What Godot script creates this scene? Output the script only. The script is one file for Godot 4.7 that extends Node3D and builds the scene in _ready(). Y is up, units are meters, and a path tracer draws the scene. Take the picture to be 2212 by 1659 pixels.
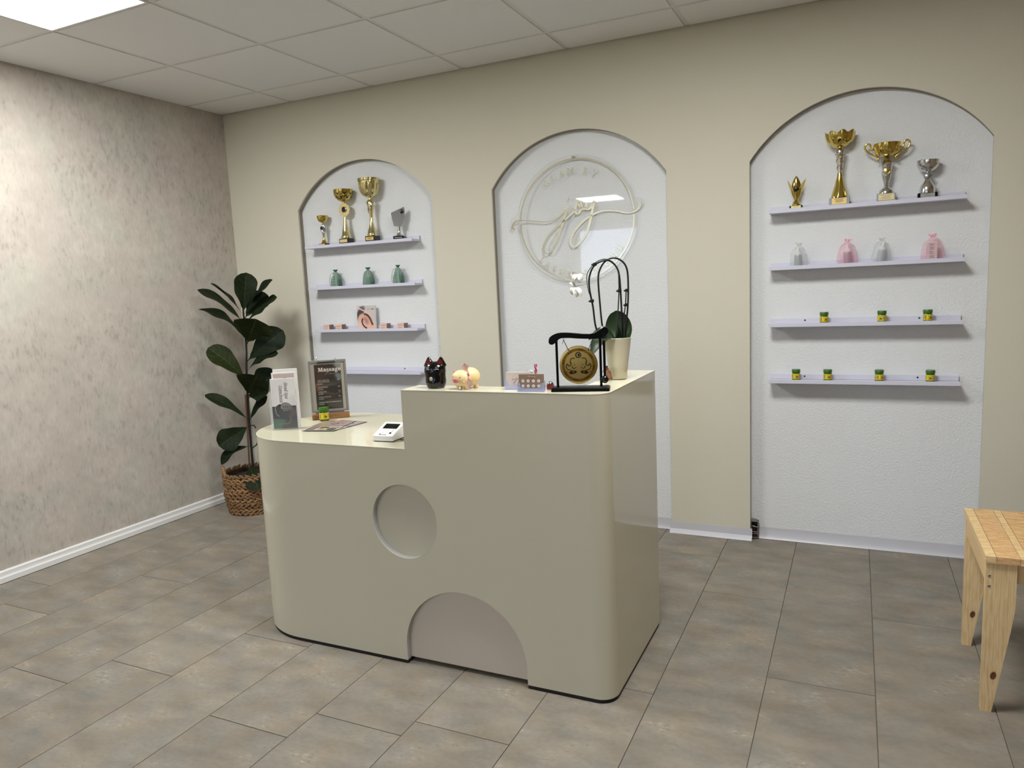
extends Node3D

const H := 2.592            # ceiling height
const ROOM_X := 5.4
const ROOM_Z := 8.2
const NICHE := -0.047       # depth of the arched niches
const LOW := 0.8145         # low desk top
const TOP := 1.0245         # counter top

var M := {}
var taken := {}
var group_id := 1
var rng := RandomNumberGenerator.new()


func _ready() -> void:
	rng.seed = 20240517
	camera_and_light()
	make_materials()
	room()
	desk()
	shelves()
	wall_sign()
	trophies()
	gift_bags()
	shelf_goods()
	fig_plant()
	low_desk_things()
	counter_things()
	gong()
	orchid()
	bench()
	junction_box()


func camera_and_light() -> void:
	var cam := Camera3D.new()
	cam.name = "camera"
	cam.keep_aspect = Camera3D.KEEP_HEIGHT
	cam.fov = 55.50
	cam.near = 0.05
	cam.far = 60.0
	cam.transform = Transform3D(Vector3(0.90497, -0.04545, -0.42304), Vector3(-0.01568, 0.99004, -0.13992), Vector3(0.42518, 0.13326, 0.89524), Vector3(3.87319, 1.36659, 3.82098)).orthonormalized()
	add_child(cam)
	cam.current = true
	var env := Environment.new()
	env.background_mode = Environment.BG_SKY
	var sky := Sky.new()
	var sm := ProceduralSkyMaterial.new()
	sm.sky_top_color = Color(0.62, 0.74, 0.95)
	sm.sky_horizon_color = Color(0.86, 0.9, 0.96)
	sm.ground_bottom_color = Color(0.36, 0.36, 0.35)
	sm.ground_horizon_color = Color(0.7, 0.72, 0.74)
	sm.energy_multiplier = SKY_ENERGY
	sky.sky_material = sm
	env.sky = sky
	env.tonemap_mode = Environment.TONE_MAPPER_LINEAR
	env.tonemap_exposure = 1.06
	env.sdfgi_enabled = true
	env.ssao_enabled = true
	env.ssil_enabled = true
	var we := WorldEnvironment.new()
	we.name = "environment"
	we.environment = env
	add_child(we)
	# the LED panels of the suspended ceiling: a glowing diffuser and an area light just under it
	M.led = mat(Color(1, 1, 1), 0.5)
	M.led.emission_enabled = true
	M.led.emission = Color(1.0, 1.0, 0.985)
	M.led.emission_energy_multiplier = LED_GLOW
	M.led_frame = mat(Color(0.86, 0.86, 0.85), 0.45)
	for p in LED_PLACES:
		ceiling_light(p[0], p[1], p[2], p[3])


const SKY_ENERGY := 5.0
const LED_GLOW := 5.0
const LED_ENERGY := 4.6
const LED_PLACES := [
	[0.913, 1.859, 0.94, "square white LED panel in the ceiling beside the mottled left wall"],
	[3.413, 1.859, 1.0, "square white LED panel in the ceiling above the bar counter"],
	[0.913, 6.859, 0.42, "square white LED panel in the ceiling near the shop window"],
	[3.413, 6.859, 0.42, "square white LED panel in the ceiling near the glass door"],
]


func ceiling_light(x: float, z: float, k: float, label: String) -> void:
	var t := thing("ceiling_light", label, "ceiling light", Vector3(x, H, z), 0.0, "LED panels in the suspended ceiling")
	var st := begin()
	box(st, Vector3(-0.2985, -0.004, -0.2985), Vector3(0.2985, 0.010, 0.2985), 0.002)
	part("diffuser", st, M.led, t)
	st = begin()
	for s in [-1, 1]:
		box(st, Vector3(-0.311, -0.008, s * 0.305 - 0.006), Vector3(0.311, 0.012, s * 0.305 + 0.006), 0.001)
		box(st, Vector3(s * 0.305 - 0.006, -0.008, -0.299), Vector3(s * 0.305 + 0.006, 0.012, 0.299), 0.001)
	part("frame", st, M.led_frame, t)
	var a := AreaLight3D.new()
	a.name = "panel_glow"
	a.area_size = Vector2(0.59, 0.59)
	a.light_color = Color(1.0, 1.0, 0.985)
	a.light_energy = LED_ENERGY * k
	a.area_range = 14.0
	a.area_attenuation = 2.0
	a.shadow_enabled = true
	a.position = Vector3(0, -0.012, 0)
	a.rotation.x = -PI / 2
	t.add_child(a)


# ---------------------------------------------------------------- helpers: nodes
func numbered(parent: Node, called: String) -> String:
	var key := "%d/%s" % [parent.get_instance_id(), called]
	taken[key] = taken.get(key, 0) + 1
	return called if taken[key] == 1 else "%s_%03d" % [called, taken[key] - 1]


func thing(called: String, label: String, category: String, at := Vector3.ZERO, turn := 0.0, group := "") -> Node3D:
	var o := Node3D.new()
	o.name = numbered(self, called)
	add_child(o)
	o.position = at
	o.rotation.y = turn
	tag(o, label, category, group)
	return o


func tag(o: Node, label: String, category: String, group := "") -> void:
	o.set_meta("label", label)
	o.set_meta("category", category)
	if group != "":
		o.set_meta("group", group)


func structure(called: String) -> Node3D:
	var o := Node3D.new()
	o.name = called
	add_child(o)
	o.set_meta("kind", "structure")
	return o


func part(called: String, shape: Variant, m: Material, parent: Node, label := "") -> MeshInstance3D:
	var o := MeshInstance3D.new()
	o.name = numbered(parent, called)
	if shape is SurfaceTool:
		shape.generate_normals()
		shape.index()
		o.mesh = shape.commit()
	else:
		o.mesh = shape
	o.material_override = m
	parent.add_child(o)
	if label != "":
		o.set_meta("label", label)
	return o


func copy_of(o: Node3D, label: String, at: Vector3, turn := 0.0) -> Node3D:
	var c: Node3D = o.duplicate()
	var stem := String(o.name)
	if stem.length() > 4 and stem[stem.length() - 4] == "_" and stem.right(3).is_valid_int():
		stem = stem.left(stem.length() - 4)
	c.name = numbered(self, stem)
	add_child(c)
	c.position = at
	c.rotation.y = turn
	c.set_meta("label", label)
	return c


func mat(c: Color, rough := 0.6, metal := 0.0, spec := 0.5) -> StandardMaterial3D:
	var m := StandardMaterial3D.new()
	m.albedo_color = c
	m.roughness = rough
	m.metallic = metal
	m.metallic_specular = spec
	return m


func veil(c: Color, alpha: float, rough := 0.6) -> StandardMaterial3D:
	var m := mat(Color(c, alpha), rough)
	m.transparency = BaseMaterial3D.TRANSPARENCY_ALPHA
	m.cull_mode = BaseMaterial3D.CULL_DISABLED
	return m


# ---------------------------------------------------------------- helpers: shapes (points given counter-clockwise seen from outside)
func begin() -> SurfaceTool:
	var st := SurfaceTool.new()
	st.begin(Mesh.PRIMITIVE_TRIANGLES)
	st.set_smooth_group(-1)
	return st


func tri(st: SurfaceTool, a: Vector3, b: Vector3, c: Vector3, ua := Vector2.ZERO, ub := Vector2.ZERO, uc := Vector2.ZERO) -> void:
	st.set_uv(ua)
	st.add_vertex(a)
	st.set_uv(uc)
	st.add_vertex(c)
	st.set_uv(ub)
	st.add_vertex(b)


func quad(st: SurfaceTool, a: Vector3, b: Vector3, c: Vector3, d: Vector3, u0 := Vector2(0, 1), u1 := Vector2(1, 0)) -> void:
	tri(st, a, b, c, Vector2(u0.x, u0.y), Vector2(u1.x, u0.y), Vector2(u1.x, u1.y))
	tri(st, a, c, d, Vector2(u0.x, u0.y), Vector2(u1.x, u1.y), Vector2(u0.x, u1.y))


func away(st: SurfaceTool, pts: Array, from: Vector3) -> void:
	var mid := Vector3.ZERO
	for p in pts:
		mid += p
	mid /= pts.size()
	var n: Vector3 = (pts[1] - pts[0]).cross(pts[2] - pts[0])
	var q := pts.duplicate()
	if n.dot(mid - from) < 0:
		q.reverse()
	for k in range(1, q.size() - 1):
		tri(st, q[0], q[k], q[k + 1])


func box(st: SurfaceTool, lo: Vector3, hi: Vector3, bevel := 0.0, xf := Transform3D.IDENTITY) -> void:
	st.set_smooth_group(-1)
	var c := (lo + hi) / 2
	var h := (hi - lo) / 2
	var b := minf(bevel, minf(h.x, minf(h.y, h.z)) * 0.9)
	var cc := xf * c
	var v := func(sx: int, sy: int, sz: int, ax: int) -> Vector3:
		var p := Vector3(sx * (h.x - b), sy * (h.y - b), sz * (h.z - b))
		if ax == 0: p.x = sx * h.x
		if ax == 1: p.y = sy * h.y
		if ax == 2: p.z = sz * h.z
		return xf * (c + p)
	for s in [-1, 1]:
		var f0 := [v.call(s, -1, -1, 0), v.call(s, 1, -1, 0), v.call(s, 1, 1, 0), v.call(s, -1, 1, 0)]
		var f1 := [v.call(-1, s, -1, 1), v.call(1, s, -1, 1), v.call(1, s, 1, 1), v.call(-1, s, 1, 1)]
		var f2 := [v.call(-1, -1, s, 2), v.call(1, -1, s, 2), v.call(1, 1, s, 2), v.call(-1, 1, s, 2)]
		for f in [f0, f1, f2]:
			away(st, f, cc)
	if b <= 0.0:
		return
	for s in [-1, 1]:
		for t in [-1, 1]:
			away(st, [v.call(s, t, -1, 0), v.call(s, t, 1, 0), v.call(s, t, 1, 1), v.call(s, t, -1, 1)], cc)
			away(st, [v.call(s, -1, t, 0), v.call(s, 1, t, 0), v.call(s, 1, t, 2), v.call(s, -1, t, 2)], cc)
			away(st, [v.call(-1, s, t, 1), v.call(1, s, t, 1), v.call(1, s, t, 2), v.call(-1, s, t, 2)], cc)
			for w in [-1, 1]:
				away(st, [v.call(s, t, w, 0), v.call(s, t, w, 1), v.call(s, t, w, 2)], cc)


func next_group() -> int:
	group_id += 1
	return group_id


# profile of (radius, height) from bottom to top along the outside
func lathe(st: SurfaceTool, prof: Array, seg := 32, xf := Transform3D.IDENTITY, shape: Variant = null, lift: Variant = null) -> void:
	var g := next_group()
	for i in prof.size() - 1:
		var p: Vector2 = prof[i]
		var q: Vector2 = prof[i + 1]
		if p.is_equal_approx(q):
			continue
		if i > 0:
			var d0: Vector2 = p - prof[i - 1]
			if d0.length() > 1e-6 and absf(d0.angle_to(q - p)) > 0.65:
				g = next_group()
		st.set_smooth_group(g)
		for j in seg:
			var a := TAU * j / seg
			var b := TAU * (j + 1) / seg
			var k := [1.0, 1.0, 1.0, 1.0]
			if shape != null:
				k = [shape.call(b, p.y), shape.call(a, p.y), shape.call(a, q.y), shape.call(b, q.y)]
			var c0: Vector3 = xf * Vector3(cos(b) * p.x * k[0], p.y, sin(b) * p.x * k[0])
			var c1: Vector3 = xf * Vector3(cos(a) * p.x * k[1], p.y, sin(a) * p.x * k[1])
			var c2: Vector3 = xf * Vector3(cos(a) * q.x * k[2], q.y, sin(a) * q.x * k[2])
			var c3: Vector3 = xf * Vector3(cos(b) * q.x * k[3], q.y, sin(b) * q.x * k[3])
			if lift != null:
				var up: Vector3 = xf.basis.y
				c0 += up * float(lift.call(b, p.y))
				c1 += up * float(lift.call(a, p.y))
				c2 += up * float(lift.call(a, q.y))
				c3 += up * float(lift.call(b, q.y))
			var u0 := 1.0 - float(j + 1) / seg
			var u1 := 1.0 - float(j) / seg
			var v0 := 1.0 - float(i) / (prof.size() - 1)
			var v1 := 1.0 - float(i + 1) / (prof.size() - 1)
			if p.x > 1e-6:
				tri(st, c0, c1, c2, Vector2(u0, v0), Vector2(u1, v0), Vector2(u1, v1))
			if q.x > 1e-6:
				tri(st, c0, c2, c3, Vector2(u0, v0), Vector2(u1, v1), Vector2(u0, v1))
	st.set_smooth_group(-1)


func ball(st: SurfaceTool, at: Vector3, size: Vector3, seg := 20, turn := Basis.IDENTITY) -> void:
	var prof := []
	var n := maxi(6, seg / 2)
	for i in n + 1:
		var a := -PI / 2 + PI * i / n
		prof.append(Vector2(maxf(cos(a), 0.0), sin(a)))
	lathe(st, prof, seg, Transform3D(turn * Basis.from_scale(size), at))


func tube(st: SurfaceTool, pts: Array, r: Variant, seg := 10, caps := true) -> void:
	var n := pts.size()
	var g := next_group()
	var tangents := []
	for i in n:
		var t: Vector3 = pts[mini(i + 1, n - 1)] - pts[maxi(i - 1, 0)]
		tangents.append(t.normalized())
	var side: Vector3 = tangents[0].cross(Vector3.UP if absf(tangents[0].y) < 0.9 else Vector3.RIGHT).normalized()
	var rings := []
	for i in n:
		side = (side - tangents[i] * side.dot(tangents[i])).normalized()
		var up: Vector3 = tangents[i].cross(side)
		var rad: float = r if r is float else r[i]
		var ring := []
		for j in seg:
			var a := TAU * j / seg
			ring.append(pts[i] + (side * cos(a) + up * sin(a)) * rad)
		rings.append(ring)
	st.set_smooth_group(g)
	for i in n - 1:
		for j in seg:
			var k := (j + 1) % seg
			quad(st, rings[i][j], rings[i][k], rings[i + 1][k], rings[i + 1][j], Vector2(float(j) / seg, float(i) / n), Vector2(float(j + 1) / seg, float(i + 1) / n))
	st.set_smooth_group(-1)
	if caps:
		for j in range(1, seg - 1):
			tri(st, rings[0][0], rings[0][j + 1], rings[0][j])
			tri(st, rings[n - 1][0], rings[n - 1][j], rings[n - 1][j + 1])


# polygon in x and y, pushed out from z0 to z1
func extrude(st: SurfaceTool, outline: PackedVector2Array, z0: float, z1: float, xf := Transform3D.IDENTITY, crease := 0.5) -> void:
	var p := outline
	if Geometry2D.is_polygon_clockwise(p):
		p = p.duplicate()
		p.reverse()
	var n := p.size()
	var g := next_group()
	for i in n:
		var a := p[i]
		var b := p[(i + 1) % n]
		var before := p[(i + n - 1) % n]
		if absf((a - before).angle_to(b - a)) > crease:
			g = next_group()
		st.set_smooth_group(g)
		quad(st, xf * Vector3(a.x, a.y, z0), xf * Vector3(b.x, b.y, z0), xf * Vector3(b.x, b.y, z1), xf * Vector3(a.x, a.y, z1))
	st.set_smooth_group(-1)
	var lo := p[0]
	var hi := p[0]
	for q in p:
		lo = lo.min(q)
		hi = hi.max(q)
	var ids := Geometry2D.triangulate_polygon(p)
	for t in range(0, ids.size(), 3):
		var q := [p[ids[t]], p[ids[t + 1]], p[ids[t + 2]]]
		if (q[1] - q[0]).cross(q[2] - q[0]) < 0:
			q = [q[0], q[2], q[1]]
		var uv := []
		for w in q:
			uv.append(Vector2((w.x - lo.x) / (hi.x - lo.x), 1.0 - (w.y - lo.y) / (hi.y - lo.y)))
		tri(st, xf * Vector3(q[0].x, q[0].y, z1), xf * Vector3(q[1].x, q[1].y, z1), xf * Vector3(q[2].x, q[2].y, z1), uv[0], uv[1], uv[2])
		tri(st, xf * Vector3(q[0].x, q[0].y, z0), xf * Vector3(q[2].x, q[2].y, z0), xf * Vector3(q[1].x, q[1].y, z0), uv[0], uv[2], uv[1])


# plan outline in (x, z), raised from y0 to y1
func raise(st: SurfaceTool, plan: Array, y0: float, y1: float, xf := Transform3D.IDENTITY) -> void:
	var p := PackedVector2Array()
	for q in plan:
		p.append(Vector2(q.x, -q.y))
	extrude(st, p, y0, y1, xf * Transform3D(Basis(Vector3(1, 0, 0), Vector3(0, 0, -1), Vector3(0, 1, 0)), Vector3.ZERO))


func arc(c: Vector2, r: float, from: float, to: float, n: int) -> Array:
	var out := []
	for i in n + 1:
		var a := lerpf(from, to, float(i) / n)
		out.append(c + Vector2(cos(a), sin(a)) * r)
	return out


func rounded(w: float, h: float, r: float, n := 6) -> PackedVector2Array:
	var out := PackedVector2Array()
	var q := [[Vector2(w / 2 - r, h / 2 - r), 0.0], [Vector2(-w / 2 + r, h / 2 - r), PI / 2], [Vector2(-w / 2 + r, -h / 2 + r), PI], [Vector2(w / 2 - r, -h / 2 + r), PI * 1.5]]
	for k in q:
		out.append_array(PackedVector2Array(arc(k[0], r, k[1], k[1] + PI / 2, n)))
	return out


func curve(pts: Array, n: int) -> Array:
	# a Catmull-Rom line through the points
	var out := []
	for i in pts.size() - 1:
		var p0 = pts[maxi(i - 1, 0)]
		var p3 = pts[mini(i + 2, pts.size() - 1)]
		for k in n:
			var t := float(k) / n
			out.append(pts[i].cubic_interpolate(pts[i + 1], p0, p3, t))
	out.append(pts[-1])
	return out


# a flat strip that follows a line; wide: direction of its width at each point
func strip(st: SurfaceTool, pts: Array, wide: Variant, width: float, thick := 0.0006) -> void:
	var n := pts.size()
	var length := 0.0
	var g := next_group()
	for i in n - 1:
		var w0: Vector3 = (wide if wide is Vector3 else wide[i]).normalized() * width / 2
		var w1: Vector3 = (wide if wide is Vector3 else wide[i + 1]).normalized() * width / 2
		var d: Vector3 = pts[i + 1] - pts[i]
		var nn := d.cross(w0).normalized() * thick / 2
		var l1 := length + d.length()
		st.set_smooth_group(g)
		quad(st, pts[i] - w0 - nn, pts[i] + w0 - nn, pts[i + 1] + w1 - nn, pts[i + 1] - w1 - nn, Vector2(0, length / width), Vector2(1, l1 / width))
		st.set_smooth_group(g + 100000)
		quad(st, pts[i] + w0 + nn, pts[i] - w0 + nn, pts[i + 1] - w1 + nn, pts[i + 1] + w1 + nn, Vector2(0, length / width), Vector2(1, l1 / width))
		length = l1
	st.set_smooth_group(-1)


func lettering(words: String, em: float, font: Font, depth := 0.0006) -> TextMesh:
	var t := TextMesh.new()
	t.text = words
	t.font = font
	t.font_size = 64
	t.pixel_size = em / 64.0
	t.depth = depth
	t.curve_step = 2.0
	return t


func system_font(called: String, weight := 400) -> SystemFont:
	var f := SystemFont.new()
	f.font_names = PackedStringArray([called])
	f.font_weight = weight
	return f


# a closed surface where the field is below zero (surface nets)
func nets(st: SurfaceTool, field: Callable, lo: Vector3, hi: Vector3, cell: float) -> void:
	var nx := int(ceil((hi.x - lo.x) / cell)) + 1
	var ny := int(ceil((hi.y - lo.y) / cell)) + 1
	var nz := int(ceil((hi.z - lo.z) / cell)) + 1
	var val := PackedFloat32Array()
	val.resize(nx * ny * nz)
	for z in nz:
		for y in ny:
			for x in nx:
				val[(z * ny + y) * nx + x] = field.call(lo + Vector3(x, y, z) * cell)
	var at := {}
	var corner := [0, 1, nx, nx + 1, nx * ny, nx * ny + 1, nx * ny + nx, nx * ny + nx + 1]
	for z in nz - 1:
		for y in ny - 1:
			for x in nx - 1:
				var id := (z * ny + y) * nx + x
				var inside := 0
				for k in 8:
					if val[id + corner[k]] < 0.0:
						inside += 1
				if inside == 0 or inside == 8:
					continue
				var sum := Vector3.ZERO
				var hits := 0
				for a in 8:
					for bit in [1, 2, 4]:
						if a & bit:
							continue
						var b: int = a | bit
						var va := val[id + corner[a]]
						var vb := val[id + corner[b]]
						if (va < 0.0) != (vb < 0.0):
							var pa := Vector3(a & 1, (a >> 1) & 1, (a >> 2) & 1)
							var pb := Vector3(b & 1, (b >> 1) & 1, (b >> 2) & 1)
							sum += pa.lerp(pb, va / (va - vb))
							hits += 1
				at[id] = lo + (Vector3(x, y, z) + sum / hits) * cell
	st.set_smooth_group(next_group())
	for z in range(1, nz - 1):
		for y in range(1, ny - 1):
			for x in range(1, nx - 1):
				var id := (z * ny + y) * nx + x
				var here := val[id] < 0.0
				var sx := nx * ny
				for e in [[1, nx, sx], [nx, sx, 1], [sx, 1, nx]]:
					if here == (val[id + e[0]] < 0.0):
						continue
					var q := [id, id - e[1], id - e[1] - e[2], id - e[2]]
					if not (at.has(q[0]) and at.has(q[1]) and at.has(q[2]) and at.has(q[3])):
						continue
					if here:
						quad(st, at[q[0]], at[q[1]], at[q[2]], at[q[3]])
					else:
						quad(st, at[q[0]], at[q[3]], at[q[2]], at[q[1]])
	st.set_smooth_group(-1)


func smin(a: float, b: float, k: float) -> float:
	var h := clampf(0.5 + 0.5 * (b - a) / k, 0.0, 1.0)
	return lerpf(b, a, h) - k * h * (1.0 - h)


func oval(p: Vector3, c: Vector3, r: Vector3) -> float:
	var q := (p - c) / r
	return (q.length() - 1.0) * minf(r.x, minf(r.y, r.z))


# ---------------------------------------------------------------- helpers: pictures
func noise(size: Vector2i, freq: float, octaves := 4, seed_ := 1, kind := FastNoiseLite.TYPE_SIMPLEX_SMOOTH) -> Image:
	var n := FastNoiseLite.new()
	n.noise_type = kind
	n.seed = seed_
	n.frequency = freq
	n.fractal_octaves = octaves
	return n.get_seamless_image(size.x, size.y, false, false, 0.15)


func picture(im: Image) -> ImageTexture:
	return ImageTexture.create_from_image(im)


# dabs of colour on an image, soft ellipses turned by an angle
func dab(im: Image, c: Vector2, r: Vector2, turn: float, col: Color, soft := 0.3) -> void:
	var m := int(maxf(r.x, r.y) * (1.0 + soft)) + 2
	for y in range(maxi(0, int(c.y) - m), mini(im.get_height(), int(c.y) + m)):
		for x in range(maxi(0, int(c.x) - m), mini(im.get_width(), int(c.x) + m)):
			var p := (Vector2(x, y) - c).rotated(-turn) / r
			var a := clampf((1.0 + soft / 2 - p.length()) / maxf(soft, 0.02), 0.0, 1.0) * col.a
			if a > 0.0:
				im.set_pixel(x, y, im.get_pixel(x, y).lerp(Color(col, 1.0), a))


func pen(im: Image, pts: Array, r: float, col: Color) -> void:
	for i in pts.size() - 1:
		var n := int((pts[i + 1] - pts[i]).length() / maxf(r * 0.6, 0.5)) + 1
		for k in n:
			dab(im, pts[i].lerp(pts[i + 1], float(k) / n), Vector2(r, r), 0.0, col, 0.5)


# ---------------------------------------------------------------- materials
func make_materials() -> void:
	var serif := system_font("Droid Serif")
	M.serif = serif
	M.serif_bold = system_font("Droid Serif", 700)
	M.sans = system_font("Droid Sans")
	M.sans_bold = system_font("Droid Sans", 700)
	M.cream_wall = mat(Color(0.805, 0.790, 0.728), 0.85)
	M.cream_wall.heightmap_enabled = true
	M.cream_wall.heightmap_texture = picture(noise(Vector2i(512, 512), 0.09, 3, 5))
	M.cream_wall.heightmap_scale = 0.03
	triplanar(M.cream_wall, 2.2)
	M.white_wall = mat(Color(0.855, 0.865, 0.875), 0.9)
	M.white_wall.heightmap_enabled = true
	M.white_wall.heightmap_texture = picture(noise(Vector2i(1024, 1024), 0.048, 3, 9))
	M.white_wall.heightmap_scale = 0.16
	triplanar(M.white_wall, 1.6)
	M.left_wall = mat(Color(1, 1, 1), 0.85)
	M.left_wall.albedo_texture = plaster_picture()
	M.left_wall.uv1_scale = Vector3(1, 1, 1)
	M.board_edge = mat(Color(0.56, 0.53, 0.48), 0.9)
	M.dark = mat(Color(0.025, 0.025, 0.025), 0.9)
	M.white_trim = mat(Color(0.77, 0.77, 0.80), 0.35)
	M.white_gloss = mat(Color(0.9, 0.9, 0.9), 0.25)
	M.ceiling_tile = mat(Color(0.89, 0.89, 0.89), 0.95)
	M.ceiling_tile.heightmap_enabled = true
	M.ceiling_tile.heightmap_texture = picture(noise(Vector2i(512, 512), 0.12, 2, 3))
	M.ceiling_tile.heightmap_scale = 0.06
	triplanar(M.ceiling_tile, 2.5)
	M.grid = mat(Color(0.84, 0.84, 0.83), 0.5)
	M.plank = []
	var floor_tex := picture(floor_picture())
	var floor_bump := picture(noise(Vector2i(512, 512), 0.03, 4, 31))
	for k in 4:
		var t: float = [1.0, 0.975, 1.02, 0.99][k]
		var m := mat(Color(t, t, t), 0.5, 0.0, 0.4)
		m.albedo_texture = floor_tex
		m.heightmap_enabled = true
		m.heightmap_texture = floor_bump
		m.heightmap_scale = 0.02
		M.plank.append(m)
	M.chrome = mat(Color(0.82, 0.82, 0.83), 0.12, 1.0)
	M.steel = mat(Color(0.55, 0.55, 0.56), 0.35, 1.0)
	M.gold = mat(Color(0.82, 0.725, 0.39), 0.13, 1.0)
	M.pale_gold = mat(Color(0.86, 0.81, 0.60), 0.16, 1.0)
	M.black = mat(Color(0.035, 0.035, 0.038), 0.4)
	M.black_gloss = mat(Color(0.012, 0.012, 0.014), 0.12)
	M.white = mat(Color(0.87, 0.87, 0.87), 0.4)
	M.paper = mat(Color(0.9, 0.89, 0.88), 0.6)
	M.acrylic = mat(Color(1, 1, 1, 0.03), 0.02)
	M.acrylic.transparency = BaseMaterial3D.TRANSPARENCY_ALPHA
	M.shelf = mat(Color(0.80, 0.80, 0.86), 0.45)


func triplanar(m: StandardMaterial3D, s: float) -> void:
	m.uv1_triplanar = true
	m.uv1_world_triplanar = true
	m.uv1_scale = Vector3(s, s, s)


# mottled plaster print: vertical strokes over soft clouds of beige, grey and a little green
func plaster_picture() -> ImageTexture:
	var n := 1024
	var cloud := noise(Vector2i(n, n), 0.004, 4, 21).get_data()
	var im := noise(Vector2i(n, n), 0.02, 5, 22)
	var mid := im.get_data()
	var tall := noise(Vector2i(n, n / 2), 0.05, 4, 23)
	tall.resize(n, n, Image.INTERPOLATE_CUBIC)
	var strokes := tall.get_data()
	var tall2 := noise(Vector2i(n, n / 3), 0.12, 3, 27)
	tall2.resize(n, n, Image.INTERPOLATE_CUBIC)
	var fine := tall2.get_data()
	var green := noise(Vector2i(n, n), 0.0045, 2, 24).get_data()
	var out := PackedByteArray()
	out.resize(n * n * 3)
	for i in n * n:
		var c := cloud[i] / 255.0 - 0.5
		var s := strokes[i] / 255.0 - 0.5
		var f := fine[i] / 255.0 - 0.5
		var v := 0.722 + c * 0.055 + (mid[i] / 255.0 - 0.5) * 0.06 + s * 0.045 + f * 0.05
		if s + f * 0.6 + c * 0.35 < -0.31:
			v -= 0.03
		var g := clampf((green[i] / 255.0 - 0.55) * 2.0, 0.0, 0.4)
		out[i * 3] = int(clampf(v * 1.018 - g * 0.03, 0, 1) * 255)
		out[i * 3 + 1] = int(clampf(v * 0.972 + g * 0.01, 0, 1) * 255)
		out[i * 3 + 2] = int(clampf(v * 0.925 + g * 0.0, 0, 1) * 255)
	return picture(Image.create_from_data(n, n, false, Image.FORMAT_RGB8, out))


# stone print of the vinyl planks: soft clouds drawn out across the plank, light flecks and dark pits
func floor_picture() -> Image:
	var n := 1024
	var wide := noise(Vector2i(n / 2, n), 0.009, 5, 41)
	wide.resize(n, n, Image.INTERPOLATE_CUBIC)
	var cloud := wide.get_data()
	var grain := noise(Vector2i(n, n), 0.05, 4, 42).get_data()
	var wf := noise(Vector2i(n / 2, n), 0.075, 3, 43)
	wf.resize(n, n, Image.INTERPOLATE_CUBIC)
	var fleck := wf.get_data()
	var hue := noise(Vector2i(n, n), 0.006, 3, 44).get_data()
	var out := PackedByteArray()
	out.resize(n * n * 3)
	for i in n * n:
		var c := cloud[i] / 255.0 - 0.5
		var g := grain[i] / 255.0 - 0.5
		var f := fleck[i] / 255.0 - 0.5
		var v := 0.495 + c * 0.10 + g * 0.03 + f * 0.025
		if f + c * 0.8 > 0.43:
			v += (f + c * 0.8 - 0.43) * 0.40
		if f - c * 0.5 < -0.40:
			v -= 0.05
		var h := (hue[i] / 255.0 - 0.5) * 0.03
		out[i * 3] = int(clampf(v * 1.04 + h, 0, 1) * 255)
		out[i * 3 + 1] = int(clampf(v * 0.985, 0, 1) * 255)
		out[i * 3 + 2] = int(clampf(v * 0.90 - h, 0, 1) * 255)
	return Image.create_from_data(n, n, false, Image.FORMAT_RGB8, out)


# ---------------------------------------------------------------- the room
const ARCHES := [[0.573, 1.590], [1.985, 2.985], [3.392, 4.397]]
const SPRING := 1.912
const CROWN := 2.180


func arch_outline(x0: float, x1: float) -> Array:
	# left foot, up, over the segmental arch, down to the right foot
	var half := (x1 - x0) / 2
	var rise := CROWN - SPRING
	var r := (half * half + rise * rise) / (2 * rise)
	var c := Vector2((x0 + x1) / 2, CROWN - r)
	var a := atan2(SPRING - c.y, half)
	return [Vector2(x0, 0)] + arc(c, r, PI - a, a, 40) + [Vector2(x1, 0)]


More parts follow.
